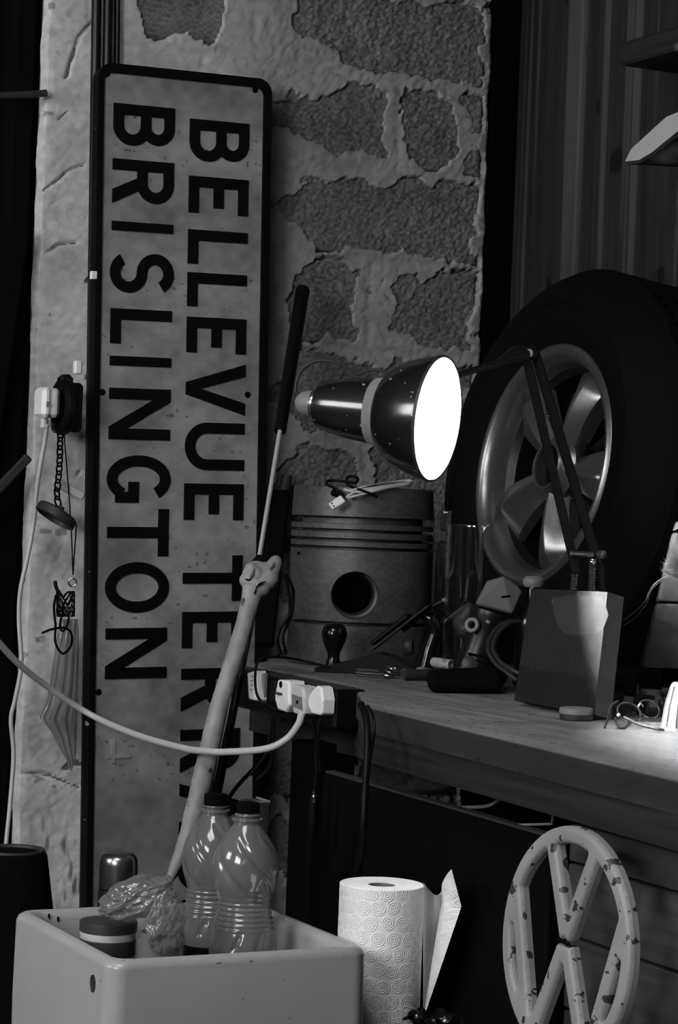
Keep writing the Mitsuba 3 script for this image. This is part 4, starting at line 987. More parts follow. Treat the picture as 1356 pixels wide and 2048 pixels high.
def facing(px, py, Z): return aim(at(px, py, Z), -FW + 0.25 * UP, RT)
part(pt_, 'eye_ring', moved(torus([0, 0, 0], (0, 0, 1), 0.0085, 0.0034, 24, 10), aim(at(944, 1250, TZ - 0.029), -FW - 0.45 * RT + 0.2 * UP)), 'mid_grey', 40)
part(pt_, 'worn_patch', displaced(lathe([(0, 0.0018), (0.008, 0.001), (0.012, -0.001)], 16, facing(940, 1326, TZ - 0.0300)), 0.0008, 200), 'patch_grey', True)
part(pt_, 'worn_patch', displaced(lathe([(0, 0.0018), (0.0045, 0.001), (0.006, -0.001)], 14, facing(978, 1240, TZ - 0.0295)), 0.0008, 200), 'mid_grey', True)
cx_ = []
for (x, y, z) in ((957, 1206, -0.020), (957, 1206, 0.028), (1022, 1222, -0.026), (1022, 1222, 0.028), (978, 1166, -0.014), (978, 1166, 0.022), (1006, 1158, -0.016), (1006, 1158, 0.02), (1032, 1176, -0.014), (1032, 1176, 0.024), (1038, 1184, -0.014), (1038, 1184, 0.024)):
    cx_.append(trimesh.creation.icosphere(1, 0.004).vertices + at(x, y, TZ + z))
part(pt_, 'cap', hull(np.vstack(cx_)), 'cap_grey', label='pale worn cap')
part(pt_, 'cap_slot', box((0, 0, 0), (0.0135, 0.0016, 0.003), 0.0004, aim(at(1012, 1193, TZ - 0.0262), UP - 0.12 * RT, RT + 0.12 * UP)), 'dull_black')
part(pt_, 'side_grip', mfold([(at(932, 1258, TZ + 0.01), 0.014, at(925, 1245, TZ + 0.02), 0.015), (at(925, 1245, TZ + 0.02), 0.015, at(938, 1222, TZ + 0.02), 0.012)], 0.004, 4), 'dark_grey', True)
cf = thing('grey_flex', 'grey flex bent in two strands between the power tool and the tin box', 'cable')
for i in range(2):
    o = 10 * i
    part(cf, 'flex', tube([at(1040, 1243 + 0 * o, 3.36), at(1010 + 0.5 * o, 1246 + 0.3 * o, 3.33), at(985 + o, 1268, 3.31), at(976 + o, 1296, 3.29), at(990 + o, 1325 - 0.2 * o, 3.27), at(1014 + o, 1345 - 0.6 * o, 3.25), at(1034 + o, 1360 - o, 3.24)], 0.0034, 8, 8), 'dark_grey', 40)
stp = thing('stoppered_bottle', 'small dark bottle with a pale oval stopper below the wheel spokes', 'bottle')
sc_ = at(1062, 1300, 3.40)
part(stp, 'body', lathe([(0, 0), (0.024, 0), (0.026, 0.004), (0.026, 0.09), (0.022, 0.108), (0.012, 0.122), (0.0105, 0.150), (0, 0.150)], 32, trimesh.transformations.translation_matrix([sc_[0], sc_[1], ZBT + 0.001])), 'black_gloss', 35)
part(stp, 'stopper', lathe([(0, 0.002), (0.0135, 0), (0.0165, 0.005), (0.0160, 0.012), (0.011, 0.016), (0, 0.017)], 28, trimesh.transformations.translation_matrix([sc_[0], sc_[1], ZBT + 0.149])), 'mid_grey', 35)
# tin box in front of the lamp
tbx = thing('tin_box', 'flat dark tin box on end before the lamp base, pale patch on its face', 'box')
tl, trr, brr, bll = at(1053, 1183, 3.085), at(1224, 1196, 2.92), at(1188, 1440, 2.866), at(1028, 1410, 3.047)
bll[2] = brr[2] = ZBT + 0.001
ex = unit(brr - bll)
ez = unit((tl + trr) / 2 - (bll + brr) / 2)
ez = unit(ez - ex * (ez @ ex))
ey = np.cross(ez, ex)
tw, th = np.linalg.norm(brr - bll), np.linalg.norm((tl + trr) / 2 - (bll + brr) / 2)
wt = np.linalg.norm(trr - tl)
lean = np.array([trr - brr, tl - bll])
M_ = frame(bll, ex, ez, np.cross(ex, ez))
loc = lambda p: np.array([(p - bll) @ ex, (p - bll) @ ez])
poly = Polygon([loc(bll), loc(brr), loc(trr), loc(tl)])
sgn = 1 if np.cross(ex, ez) @ FW > 0 else -1
m = extr(poly, 0.026, M_ @ trimesh.transformations.translation_matrix([0, 0, 0 if sgn > 0 else -0.026]))
if m.volume < 0: m.invert()
zmin = m.vertices[:, 2].min()
m.apply_translation([0, 0, ZBT + 0.0008 - zmin])
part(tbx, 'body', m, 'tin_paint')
def on_face(px, py):
    d = ray(px, py)
    nrm = np.cross(ex, ez)
    return CAM + d * (((bll - CAM) @ nrm) / (d @ nrm))
up_ = ZBT + 0.0008 - zmin
pp = [on_face(*q) for q in ((1104, 1206), (1140, 1201), (1205, 1205), (1216, 1240), (1205, 1268), (1192, 1277), (1150, 1278), (1132, 1276), (1118, 1262), (1110, 1240))]
lp = Polygon([loc(q) for q in pp]).buffer(0.001)
lm = extr(lp, 0.0006, M_ @ trimesh.transformations.translation_matrix([0, 0, -0.0005 if sgn > 0 else -0.0001]))
lm.apply_translation([0, 0, up_])
part(tbx, 'pale_patch', lm, 'patch_grey', label='pale worn patch')
for i, (x, y) in enumerate(((1105, 1212), (1146, 1186), (1184, 1192), (1196, 1192))):
    q = on_face(x, y) + [0, 0, up_]
    part(tbx, 'bright_speck', trimesh.creation.icosphere(1, 0.0011 if i else 0.0015).apply_translation(q), 'chrome')
# puck tin
pk = b_at(1152, 1440)
puck = thing('round_tin', 'small round flat tin on the bench before the tin box', 'tin')
part(puck, 'base', lathe([(0, 0), (0.020, 0), (0.0208, 0.001), (0.0208, 0.008), (0, 0.008)], 40, trimesh.transformations.translation_matrix([pk[0], pk[1], ZBT + 0.0005])), 'dark_grey', 35)
part(puck, 'lid', lathe([(0, 0.0075), (0.0213, 0.0075), (0.0216, 0.0085), (0.0213, 0.0140), (0.0200, 0.0150), (0.018, 0.0144), (0, 0.0144)], 40, trimesh.transformations.translation_matrix([pk[0], pk[1], ZBT + 0.0005])), 'mid_grey', 35)
# spectacles
spx = thing('spectacles', 'pair of dark wire spectacles lying folded on the bench in the lamplight', 'spectacles')
def rimp(cx, cy, rx, ry, Z, n=18, tilt=0.3):
    out = []
    for t in np.linspace(0, 2 * pi, n):
        out.append(at(cx + rx * math.cos(t) + tilt * ry * math.sin(t), cy + ry * math.sin(t), Z - 0.012 * math.sin(t)))
    return out
part(spx, 'lens_rim', tube(rimp(1258, 1425, 22, 20, 2.80), 0.0011, 7, 4), 'black_gloss', 40)
part(spx, 'lens_rim', tube(rimp(1298, 1418, 20, 18, 2.83), 0.0011, 7, 4), 'black_gloss', 40)
part(spx, 'bridge', tube([at(1275, 1415, 2.81), at(1281, 1407, 2.81), at(1286, 1412, 2.82)], 0.0012, 7, 5), 'steel', 40)
part(spx, 'temple', tube([at(1236, 1402, 2.83), at(1222, 1412, 2.81), at(1215, 1440, 2.77), at(1209, 1460, 2.755), at(1228, 1461, 2.752), at(1248, 1456, 2.76)], 0.0015, 8, 6), 'black_gloss', 40)
part(spx, 'temple', tube([at(1226, 1430, 2.80), at(1241, 1459, 2.755), at(1262, 1446, 2.77), at(1275, 1440, 2.79)], 0.0014, 8, 6), 'black_gloss', 40)
part(spx, 'temple_arm', tube([at(1248, 1434, 2.77), at(1275, 1447, 2.755), at(1310, 1456, 2.735), at(1328, 1460, 2.73)], [0.0016, 0.0022, 0.0026, 0.0018], 8, 6), 'dark_grey', 40)
part(spx, 'hinge', cyl(at(1234, 1432, 2.79), at(1240, 1428, 2.79), 0.0022, n=10), 'chrome')
vb = thing('dark_vial', 'small dark glossy jar behind the spectacles by the frosted cup', 'jar')
vq = b_at(1300, 1432)
vm = trimesh.transformations.translation_matrix([vq[0], vq[1], ZBT + 0.0005])
part(vb, 'body', lathe([(0, 0), (0.016, 0), (0.018, 0.003), (0.018, 0.022), (0.013, 0.028), (0, 0.028)], 28, vm), 'black_gloss', 35)
part(vb, 'lid', lathe([(0, 0.027), (0.013, 0.027), (0.0135, 0.034), (0, 0.035)], 28, vm), 'dark_grey', 35)
sw = thing('dark_case', 'low dark case lying behind the spectacles under the level boards', 'case')
part(sw, 'body', box(b_at(1270, 1392) + [0, 0.03, 0.0165], (0.09, 0.05, 0.032), 0.004), 'dull_black')
part(sw, 'lid_line', box(b_at(1270, 1392) + [-0.0003, 0.03, 0.021], (0.0915, 0.0515, 0.0012), 0.0004), 'dark_grey')
cn = b_at(1262, 1416)
single('pointed_cone', 'tiny pale pointed cone standing behind the spectacles', 'cone', lathe([(0, 0), (0.006, 0.0), (0.0045, 0.012), (0.001, 0.030), (0, 0.031)], 16, trimesh.transformations.translation_matrix([cn[0] + 0.03, cn[1] + 0.03, ZBT + 0.0005])), 'dark_grey', 40)
cup = b_at(1378, 1462)
cm = trimesh.transformations.translation_matrix([cup[0], cup[1], ZBT + 0.0005])
cup_ = thing('frosted_cup', 'upturned frosted plastic cup brightly lit at the right edge of the bench', 'cup')
part(cup_, 'wall', lathe([(0.0350, 0), (0.0352, 0.003), (0.0335, 0.004), (0.0300, 0.030), (0.0235, 0.056), (0.0215, 0.058), (0, 0.058), (0, 0.0565), (0.021, 0.0565), (0.0225, 0.055), (0.029, 0.030), (0.0325, 0.002), (0.0350, 0)], 48, cm), 'cup_plastic', 35)
for k_ in range(14):
    a_ = k_ * 2 * pi / 14
    part(cup_, 'rib', tube([cm[:3, 3] + np.array([r_ * math.cos(a_), r_ * math.sin(a_), z_]) for r_, z_ in ((0.0336, 0.005), (0.0301, 0.030), (0.0240, 0.054))], 0.0011, 6, 0), 'cup_plastic')
# the fluffy duster at the right edge
fl_ = thing('fur_brush', 'pale furry tuft of a brush jutting in at the right edge above the bench', 'brush')
base = at(1388, 1138, 2.95)
part(fl_, 'stock', mfold([(at(1368, 1132, 2.95), 0.010, at(1420, 1160, 2.95), 0.016), (at(1420, 1160, 2.95), 0.016, at(1440, 1300, 2.92), 0.012), (at(1440, 1300, 2.92), 0.012, [at(1440, 1300, 2.92)[0], at(1440, 1300, 2.92)[1], ZBT + 0.014], 0.014)], 0.005, 4), 'dark_grey', True)
hair = []
rg = np.random.default_rng(3)
for i in range(1500):
    t = rg.random()
    root = at(1358 + 40 * t + rg.normal(0, 3), 1140 + 20 * t + rg.normal(0, 6), 2.95 + rg.normal(0, 0.012))
    tip = at(1325 + 62 * t + rg.normal(0, 4), 1142 - 36 * math.sin(pi * min(1, t * 1.5)) + 55 * max(0, t - 0.1) * rg.random() + rg.normal(0, 4), 2.94 + rg.normal(0, 0.016))
    d_ = unit(tip - root)
    s_ = np.cross(d_, FW) * 0.00055
    mid = (root + tip) / 2 + rg.normal(0, 0.0012, 3)
    hair.append(((root - s_, root + s_, mid - s_ * 0.8, mid + s_ * 0.8, tip), ))
V, Fc = [], []
for (q,) in hair:
    b_ = len(V)
    nn = FW * 0.0005
    V += [q[0], q[1], (q[0] + q[1]) / 2 + nn, q[2], q[3], (q[2] + q[3]) / 2 + nn, q[4]]
    for i in range(3):
        j = (i + 1) % 3
        Fc += [[b_ + i, b_ + j, b_ + 3 + j], [b_ + i, b_ + 3 + j, b_ + 3 + i], [b_ + 3 + i, b_ + 3 + j, b_ + 6]]
kf = part(fl_, 'fur', trimesh.Trimesh(V, Fc, process=False), 'pale_fur', label='pale tufted fur')
labels[kf]['kind'] = 'stuff'
wr = thing('twin_wires', 'pair of dark wires sagging from the furry brush to behind the tin box', 'wire')
part(wr, 'wire', tube([at(1338, 1150, 2.97), at(1315, 1163, 2.98), at(1300, 1180, 3.0), at(1290, 1203, 3.02), at(1265, 1228, 3.06), at(1240, 1244, 3.09), at(1215, 1246, 3.12)], 0.0008, 7, 8), 'dark_grey', 40)
part(wr, 'wire', tube([at(1340, 1153, 2.97), at(1318, 1165, 2.98), at(1302, 1182, 3.0), at(1292, 1208, 3.02), at(1270, 1235, 3.06), at(1245, 1253, 3.09), at(1218, 1266, 3.12)], 0.0008, 7, 8), 'dark_grey', 40)
rack = thing('board_panel', 'low panel of wide level boards with a slanting end right of the wheel', 'panel')
for a_, b_ in (((1352, 1042), (1345, 1061)), ((1344, 1065), (1312, 1202)), ((1311, 1206), (1279, 1334))):
    e0, e1 = at(*a_, 3.06), at(*b_, 3.06)
    far = RT * 0.39
    q4 = [e1, e1 + far - 0.012 * UP, e0 + far - 0.012 * UP, e0]
    cc_ = np.mean(q4, 0)
    Mb = frame(cc_, RT, UP, -FW)
    mb = domed(Polygon([((p - cc_) @ RT, (p - cc_) @ UP) for p in q4]), 0.018, 0.002, Mb, 0.006)
    part(rack, 'board', mb, 'partition_wood', 35)
part(rack, 'batten', box((0, 0, 0), (0.30, 0.02, 0.02), 0.002, aim(at(1360, 1250, 3.085) + RT * 0.25, UP, RT) @ trimesh.transformations.translation_matrix([0, 0, 0.0])), 'dull_black')
single('wooden_chock', 'dark wooden chock on the bench in the shadow of the wheel behind the tin box', 'wood block', box(b_at(1238, 1395) + [0.05, 0.05, 0.02], (0.05, 0.10, 0.038), 0.003), 'dull_black')

# ------------------------------------------------------------------ power strip and its plugs
SL0, SL1 = on(0, 1.452, 500, 1337), on(0, 1.446, 703, 1377)
sx = unit(SL1 - SL0)
sn = unit(np.cross(sx, [0, 0, 1]))
if sn[0] > 0: sn = -sn                                   # out of the bench, towards the room
su = np.cross(sn, sx)
if su[2] < 0: su = -su
strip = thing('power_strip', 'black power strip fixed along the bench edge with white plugs in it', 'power strip')
Ls_ = np.linalg.norm(SL1 - SL0)
SMt = frame((SL0 + SL1) / 2 - su * 0.030, sx, su, np.cross(sx, su))
part(strip, 'body', box((0, 0, 0), (Ls_, 0.056, 0.050), 0.004, SMt), 'black_plastic')
part(strip, 'lid', box((0, 0.0285, 0.002 * (1 if np.cross(sx, su) @ sn > 0 else -1)), (Ls_ - 0.012, 0.002, 0.036), 0.0006, SMt), 'dark_grey')
nl = on(0, 1.462 - 0.026, 668, 1411)
part(strip, 'neon_lamp', box((0, 0, 0), (0.010, 0.0022, 0.004), 0.0006, frame(nl, sx, su, np.cross(sx, su))), 'white_plastic')
def strip_at(px, py, out=0.0):
    """A point standing off the strip's face by `out`, seen at this pixel."""
    o = SL0 + sn * (0.025 + out)
    d = ray(px, py)
    return CAM + d * (((o - CAM) @ sn) / (d @ sn))
def plug(outline, depth, out, m, label, bevel=0.004):
    k = thing('mains_plug', label, 'plug', None)
    pts = [strip_at(px, py, out) for px, py in outline]
    c = np.mean(pts, 0)
    M = frame(c, sx if np.cross(sx, su) @ sn > 0 else -sx, su, sn)
    loc = [((p - c) @ M[:3, 0], (p - c) @ su) for p in pts]
    P_ = Polygon(loc).buffer(-0.002).buffer(0.002, 6)
    mesh = domed(P_, depth, bevel, M @ trimesh.transformations.translation_matrix([0, 0, -depth]), 0.0015)
    part(k, 'body', mesh, m, 35)
    return k, c, M
pk1, c1, M1 = plug(((493, 1345), (509, 1341), (511, 1400), (508, 1402), (496, 1399)), 0.018, 0.020, 'white_plastic', 'white mains plug at the far left end of the black power strip')
part(pk1, 'print', cat(*[box((0.0015 * (-1) ** i * 0.5, 0.018 - 0.0065 * i, 0.0002), (0.006, 0.0020, 0.0006), 0.0001, M1) for i in range(4)]), 'mid_grey')
part(pk1, 'rear_shell', box((0, 0.002, -0.016), (0.030, 0.044, 0.010), 0.003, M1), 'mid_grey')
pk2, c2, M2 = plug(((555, 1359), (575, 1362), (577, 1372), (578, 1410), (570, 1425), (554, 1419), (549, 1400), (549, 1385)), 0.026, 0.027, 'white_plastic', 'white mains plug with a dark round mark, second from the left on the strip')
q_ = strip_at(561.5, 1369, 0.0272)
part(pk2, 'round_mark', lathe([(0, 0.0004), (0.0048, 0.0004), (0.0050, 0), (0, 0)], 24, aim(q_, sn)), 'dull_black')
qd = strip_at(551.0, 1388.5, 0.0272)
tmx = meshkit.text_mesh('Duplex', 0.0046, 0.0004, True)
tmx.apply_scale([1.15, 1.0, 1.0])
fx = sx if np.cross(sx, su) @ sn > 0 else -sx
part(pk2, 'lettering', moved(tmx, frame(qd, fx, su, sn)), 'dark_grey')
pk3, c3, M3 = plug(((583, 1369), (604, 1374), (607, 1395), (606, 1428), (600, 1431), (586, 1427), (582, 1400)), 0.026, 0.028, 'old_plastic', 'stained mains plug with a paper label and thick white cable, third on the strip')
lab_pts = [strip_at(*q, 0.0281) for q in ((584, 1388), (604, 1395), (605, 1421), (585, 1413))]
M3i = np.linalg.inv(M3)
lp2 = Polygon([((p - c3) @ M3[:3, 0], (p - c3) @ su) for p in lab_pts])
part(pk3, 'paper_label', extr(lp2, 0.0006, M3 @ trimesh.transformations.translation_matrix([0, 0, 0.0001])), 'mid_grey')
qs = strip_at(594.5, 1404, 0.0288)
part(pk3, 'cable_screw', lathe([(0, 0.0006), (0.0028, 0.0004), (0.003, 0)], 14, aim(qs, sn)), 'dull_black')
pk4, c4, M4 = plug(((633, 1371), (641, 1375), (645, 1400), (643, 1427), (639, 1431), (622, 1427), (616, 1412), (616, 1396), (622, 1383)), 0.019, 0.020, 'white_plastic', 'clean white pointed mains plug, rightmost of the plugs on the strip', 0.003)
part(pk4, 'finger_recess', box((0, 0, 0), (0.0012, 0.014, 0.012), 0.0005, frame(strip_at(653, 1415, 0.010) + sx * 0.0012, sx, su, np.cross(sx, su))), 'old_plastic')
single('thick_white_cable', 'thick white cable swooping from the left edge past the sign up to the stained plug', 'cable',
       tube([at(-60, 1230, 3.40), at(-20, 1266, 3.44), at(40, 1330, 3.50), at(110, 1384, 3.56), at(190, 1434, 3.58), at(280, 1472, 3.46), at(370, 1497, 3.28), at(410, 1502, 3.225), at(450, 1504, 3.20), at(530, 1498, 3.16), at(572, 1479, 3.15), at(596, 1450, 3.16), at(603, 1428, 3.17)], 0.0050, 12, 10), 'white_cable', 40)
single('strip_flex', 'thin black flex arching round the left plug of the power strip', 'cable',
       tube([at(660, 1335, 3.45), at(610, 1322, 3.48), at(560, 1314, 3.46), at(524, 1316, 3.38), at(512, 1335, 3.30), at(511, 1375, 3.24), at(520, 1400, 3.20), at(545, 1418, 3.20), at(566, 1424, 3.22)], 0.0020, 8, 8), 'black_plastic', 40)
hb = thing('hanging_black_cable', 'black cables hanging from the right end of the power strip down the bench front', 'cable')
part(hb, 'flex', tube([at(722, 1408, 2.86), at(733, 1440, 2.83), at(735, 1500, 2.81), at(731, 1570, 2.80), at(726, 1660, 2.79), at(715, 1750, 2.82), at(705, 1850, 2.86)], 0.0046, 12, 8), 'black_plastic', 40)
part(hb, 'flex', tube([at(735, 1412, 2.80), at(746, 1432, 2.77), at(748, 1465, 2.76), at(743, 1500, 2.77), at(738, 1530, 2.79)], 0.0020, 8, 8), 'black_plastic', 40)
tk = thing('dark_cable_bundle', 'dark cables hanging below the plugs against the pier', 'cable')
for i, pts in enumerate((((545, 1430), (540, 1470), (532, 1510), (500, 1550)), ((548, 1425), (546, 1480), (541, 1530), (515, 1560)), ((622, 1440), (632, 1475), (632, 1520), (634, 1545)), ((640, 1440), (636, 1480), (640, 1545)))):
    part(tk, 'flex', tube([at(x, y, 3.20 + 0.03 * (i < 2) - 0.06 * (i > 1)) for x, y in pts], 0.0026, 8, 8), 'black_plastic', 40)
jk = thing('jack_lead', 'hanging audio lead with a small bright metal jack end under the strip', 'lead')
jz = 3.085
part(jk, 'flex', tube([at(622, 1440, jz), at(631, 1480, jz), at(634, 1530, jz), at(629, 1582, jz)], 0.0020, 8, 8), 'black_plastic', 40)
part(jk, 'metal_end', lathe([(0, 0), (0.0032, 0), (0.0036, 0.001), (0.0036, 0.008), (0.0028, 0.0095), (0.0022, 0.011), (0.0028, 0.0125), (0.0026, 0.0155), (0, 0.016)], 20, aim(at(628, 1605, jz), UP)), 'chrome', 35)
part(jk, 'sleeve', cyl(at(628, 1604, jz), at(624, 1680, jz), 0.0066, n=18), 'black_plastic', 40)

# ------------------------------------------------------------------ the sink and what stands in and behind it
HS = 0.50
ZR = ZC - HS
sk0, sk1, sk2 = on(2, ZR, 224, 1923), on(2, ZR, 735, 1893), on(2, ZR, 34, 1819)
SX0, SX1, SY0, SY1 = sk0[0] - 0.004, sk1[0] + 0.002, sk0[1] - 0.004, sk2[1] + 0.004
def rr_ring(x0, y0, x1, y1, r, z, n=14):
    out = []
    for cx, cy, a0 in ((x1 - r, y1 - r, 0), (x0 + r, y1 - r, 90), (x0 + r, y0 + r, 180), (x1 - r, y0 + r, 270)):
        for a in np.radians(np.linspace(a0, a0 + 90, n)): out.append((cx + r * math.cos(a), cy + r * math.sin(a), z))
    return out
zfl, zbo = 0.528, 0.5005
W_ = 0.024
rings = []
for off, z, r in ((0.006, zbo, 0.020), (0.0, zbo + 0.008, 0.022), (-0.001, 0.60, 0.022), (0.0, ZR - 0.010, 0.022), (0.0022, ZR - 0.004, 0.022), (0.0065, ZR - 0.0006, 0.022), (0.012, ZR, 0.022), (W_ - 0.010, ZR - 0.0005, 0.021), (W_ - 0.004, ZR - 0.004, 0.021), (W_ - 0.001, ZR - 0.012, 0.021), (W_ + 0.002, 0.60, 0.024), (W_ + 0.006, zfl + 0.025, 0.026), (W_ + 0.014, zfl + 0.007, 0.024), (W_ + 0.030, zfl, 0.02)):
    rings.append(rr_ring(SX0 + off, SY0 + off, SX1 - off, SY1 - off, r, z))
sink = thing('butler_sink', 'white glazed ceramic sink with dirty rounded rim, full of bottles and jars', 'sink')
part(sink, 'basin', loft(rings), 'ceramic', 60)
oh = on(0, SX0 - 0.0006, 186, 1967)
part(sink, 'overflow_hole', lathe([(0, 0.0), (0.0055, 0.0002), (0.0062, 0.0014), (0.0072, 0.0012), (0.0072, -0.001)], 24, frame(oh + [0.0002, 0, 0], (0, 1, 0), (0, 0, 1.35), (-1, 0, 0))), 'dark_grey', 35)
part(sink, 'chip', cat(*[displaced(trimesh.creation.icosphere(2, r_).apply_scale([0.35, 1, 1.1]), 0.0008, 300, i).apply_translation(on(1, SY1 - W_ - 0.0002, x_, y_)) for i, (x_, y_, r_) in enumerate(((98, 1832, 0.003), (116, 1838, 0.0028)))]), 'dull_black', True)
def bottle(label, px, Z, py_cap, capw, rmax, seed):
    c = at(px, 1700, Z)
    zc_ = ZC - (py_cap - (1024 + (px - 678) * math.tan(ROLL))) * Z / 4545
    H = zc_ - zfl - 0.002
    k = thing('plastic_bottle', label, 'bottle', None)
    zs = np.linspace(0, 1, 240)
    th = np.arange(120) * 2 * pi / 120
    key = np.array([(0, .30), (.012, .80), (.03, .95), (.06, .98), (.43, .98), (.445, 1.0), (.474, 1.0), (.515, .95), (.558, .87), (.60, .79), (.632, .765), (.66, .80), (.685, .88), (.72, .955), (.758, .985), (.80, .95), (.832, .87), (.865, .73), (.896, .56), (.92, .43), (.945, .345), (.955, .33), (.962, .40), (.968, .33), (1.0, .30)])
    r = np.interp(zs, key[:, 0], key[:, 1])
    from scipy.ndimage import gaussian_filter1d
    r = np.concatenate([r[:2], gaussian_filter1d(r, 3.0)[2:221], r[221:]])
    R = np.repeat(r[:, None], 120, 1)
    up_win = np.clip((zs - 0.645) / 0.05, 0, 1) * np.clip((0.91 - zs) / 0.05, 0, 1)
    flute = np.cos(5 * (th[None, :] + 2.6 * (zs[:, None] - 0.6) / 0.35 + seed))
    R -= 0.13 * up_win[:, None] * np.clip(flute - 0.55, 0, 1) ** 1.1
    ribs = np.clip((zs - 0.53) / 0.02, 0, 1) * np.clip((0.66 - zs) / 0.02, 0, 1)
    R += 0.017 * ribs[:, None] * np.sin(zs[:, None] * 2 * pi / 0.0185 + 0.6 * np.sin(th)[None, :])
    lowf = np.clip((zs - 0.46) / 0.02, 0, 1) * np.clip((0.55 - zs) / 0.03, 0, 1)
    R -= 0.09 * lowf[:, None] * np.clip(np.cos(9 * (th[None, :] - 3.0 * zs[:, None] + seed)) - 0.5, 0, 1)
    Zg = np.repeat((zs * H)[:, None], 120, 1)
    Pp = np.stack([rmax * R * np.cos(th), rmax * R * np.sin(th), Zg], -1)
    M = trimesh.transformations.translation_matrix([c[0], c[1], zfl + 0.001])
    part(k, 'bottle_body', moved(loft(Pp), M), 'dusty_bottle', True)
    part(k, 'label_sleeve', lathe([(0.985 * rmax, 0.07 * H), (0.992 * rmax, 0.08 * H), (0.992 * rmax, 0.425 * H), (0.985 * rmax, 0.435 * H)], 64, M), 'black_gloss', 40)
    kw = capw / 2 * Z / 4545
    part(k, 'cap', lathe([(0, H + 0.0030), (kw - 0.001, H + 0.0030), (kw, H + 0.0015), (kw, H - 0.0115), (kw - 0.0012, H - 0.0125), (0, H - 0.0125)], 40, M), 'dull_black', 35)
    part(k, 'neck_ring', lathe([(0.36 * rmax, H - 0.0155), (0.45 * rmax, H - 0.0165), (0.45 * rmax, H - 0.0185), (0.36 * rmax, H - 0.0195)], 40, M), 'dusty_bottle', 35)
    return k
bottle('large ribbed clear plastic bottle with dark cap, nearer of two in the sink', 493, 2.71, 1607, 46, 0.0408, 0.2)
bottle('large ribbed clear plastic bottle with dark cap, behind the nearer bottle in the sink', 428, 2.795, 1590, 47, 0.0400, 1.0)
# striped pot and glass jar with the plastic bag
c = at(217, 1850, 2.73)
k = thing('striped_pot', 'small round pot with pale and dark bands standing inside the sink', 'pot')
M = trimesh.transformations.translation_matrix([c[0], c[1], zfl + 0.001])
zt_ = ZC - (1842 - 1006) * 2.73 / 4545 - zfl
pr_ = 0.0335
for nm, a, b, m_, e_ in (('base_band', 0.0, 0.72, 'dull_black', 0), ('pale_band', 0.72, 0.765, 'old_plastic', 0), ('thin_line', 0.765, 0.78, 'dark_grey', 0.0004), ('grey_band', 0.78, 0.875, 'patch_grey', 0), ('pale_band', 0.875, 0.93, 'old_plastic', 0), ('rim_band', 0.93, 1.0, 'patch_grey', 0.0012)):
    part(k, nm, lathe([(0, a * zt_), (pr_ + e_ - 0.0006, a * zt_), (pr_ + e_, a * zt_ + 0.0006), (pr_ + e_, b * zt_ - 0.0006), (pr_ + e_ - 0.0006, b * zt_), (0, b * zt_)], 48, M), m_, 35)
c = at(322, 1870, 2.60)
k = thing('glass_jar', 'clear glass jar half under the crumpled plastic bag in the sink', 'jar')
M = trimesh.transformations.translation_matrix([c[0], c[1], zfl + 0.001])
zj = ZC - (1862 - 1008) * 2.60 / 4545 - zfl
part(k, 'jar_wall', lathe([(0, 0), (0.024, 0), (0.0262, 0.004), (0.0262, zj - 0.012), (0.0235, zj - 0.006), (0.0240, zj), (0.0222, zj), (0.0218, zj - 0.006), (0.0245, zj - 0.013), (0.0245, 0.006), (0, 0.005)], 48, M), 'film_plastic', 40)
part(k, 'contents', displaced(lathe([(0, 0.007), (0.0235, 0.008), (0.0235, zj * 0.55), (0.012, zj * 0.62), (0, zj * 0.6)], 40, M), 0.0015, 90), 'dark_grey', True)
def crumple(c, rad, seed, amp, rot):
    m = trimesh.creation.icosphere(5)
    v = m.vertices
    d = np.zeros(len(v))
    rg_ = np.random.default_rng(seed)
    for i in range(13):
        nn_ = unit(rg_.normal(size=3))
        d += abs(v @ nn_ - rg_.uniform(-0.8, 0.8)) * rg_.uniform(-1, 1)
    d = d - d.mean()
    d = d / d.std()
    f1 = meshkit.fbm(v * 1.9 + seed, 3, seed) - 0.5
    v = v * (1 + 1.6 * amp * d + 0.75 * f1)[:, None] * rad
    m.vertices = v @ rot.T + c
    return m
def rotz(a): return trimesh.transformations.rotation_matrix(a, (0, 0, 1))[:3, :3]
pb = thing('crumpled_bag', 'crumpled clear plastic bag lying over the pot and jar in the sink', 'plastic bag')
part(pb, 'film', cat(crumple(at(282, 1796, 2.66), np.array([0.046, 0.030, 0.022]), 3, 0.05, aim([0, 0, 0], unit(UP - 0.3 * RT), RT + 0.35 * UP)[:3, :3]),
                     crumple(at(240, 1824, 2.69), np.array([0.024, 0.022, 0.011]), 8, 0.06, rotz(0.2))), 'film_plastic', True)
part(pb, 'hanging_corner', crumple(at(330, 1846, 2.585), np.array([0.026, 0.017, 0.034]), 5, 0.055, rotz(0.4)), 'film_plastic', True)
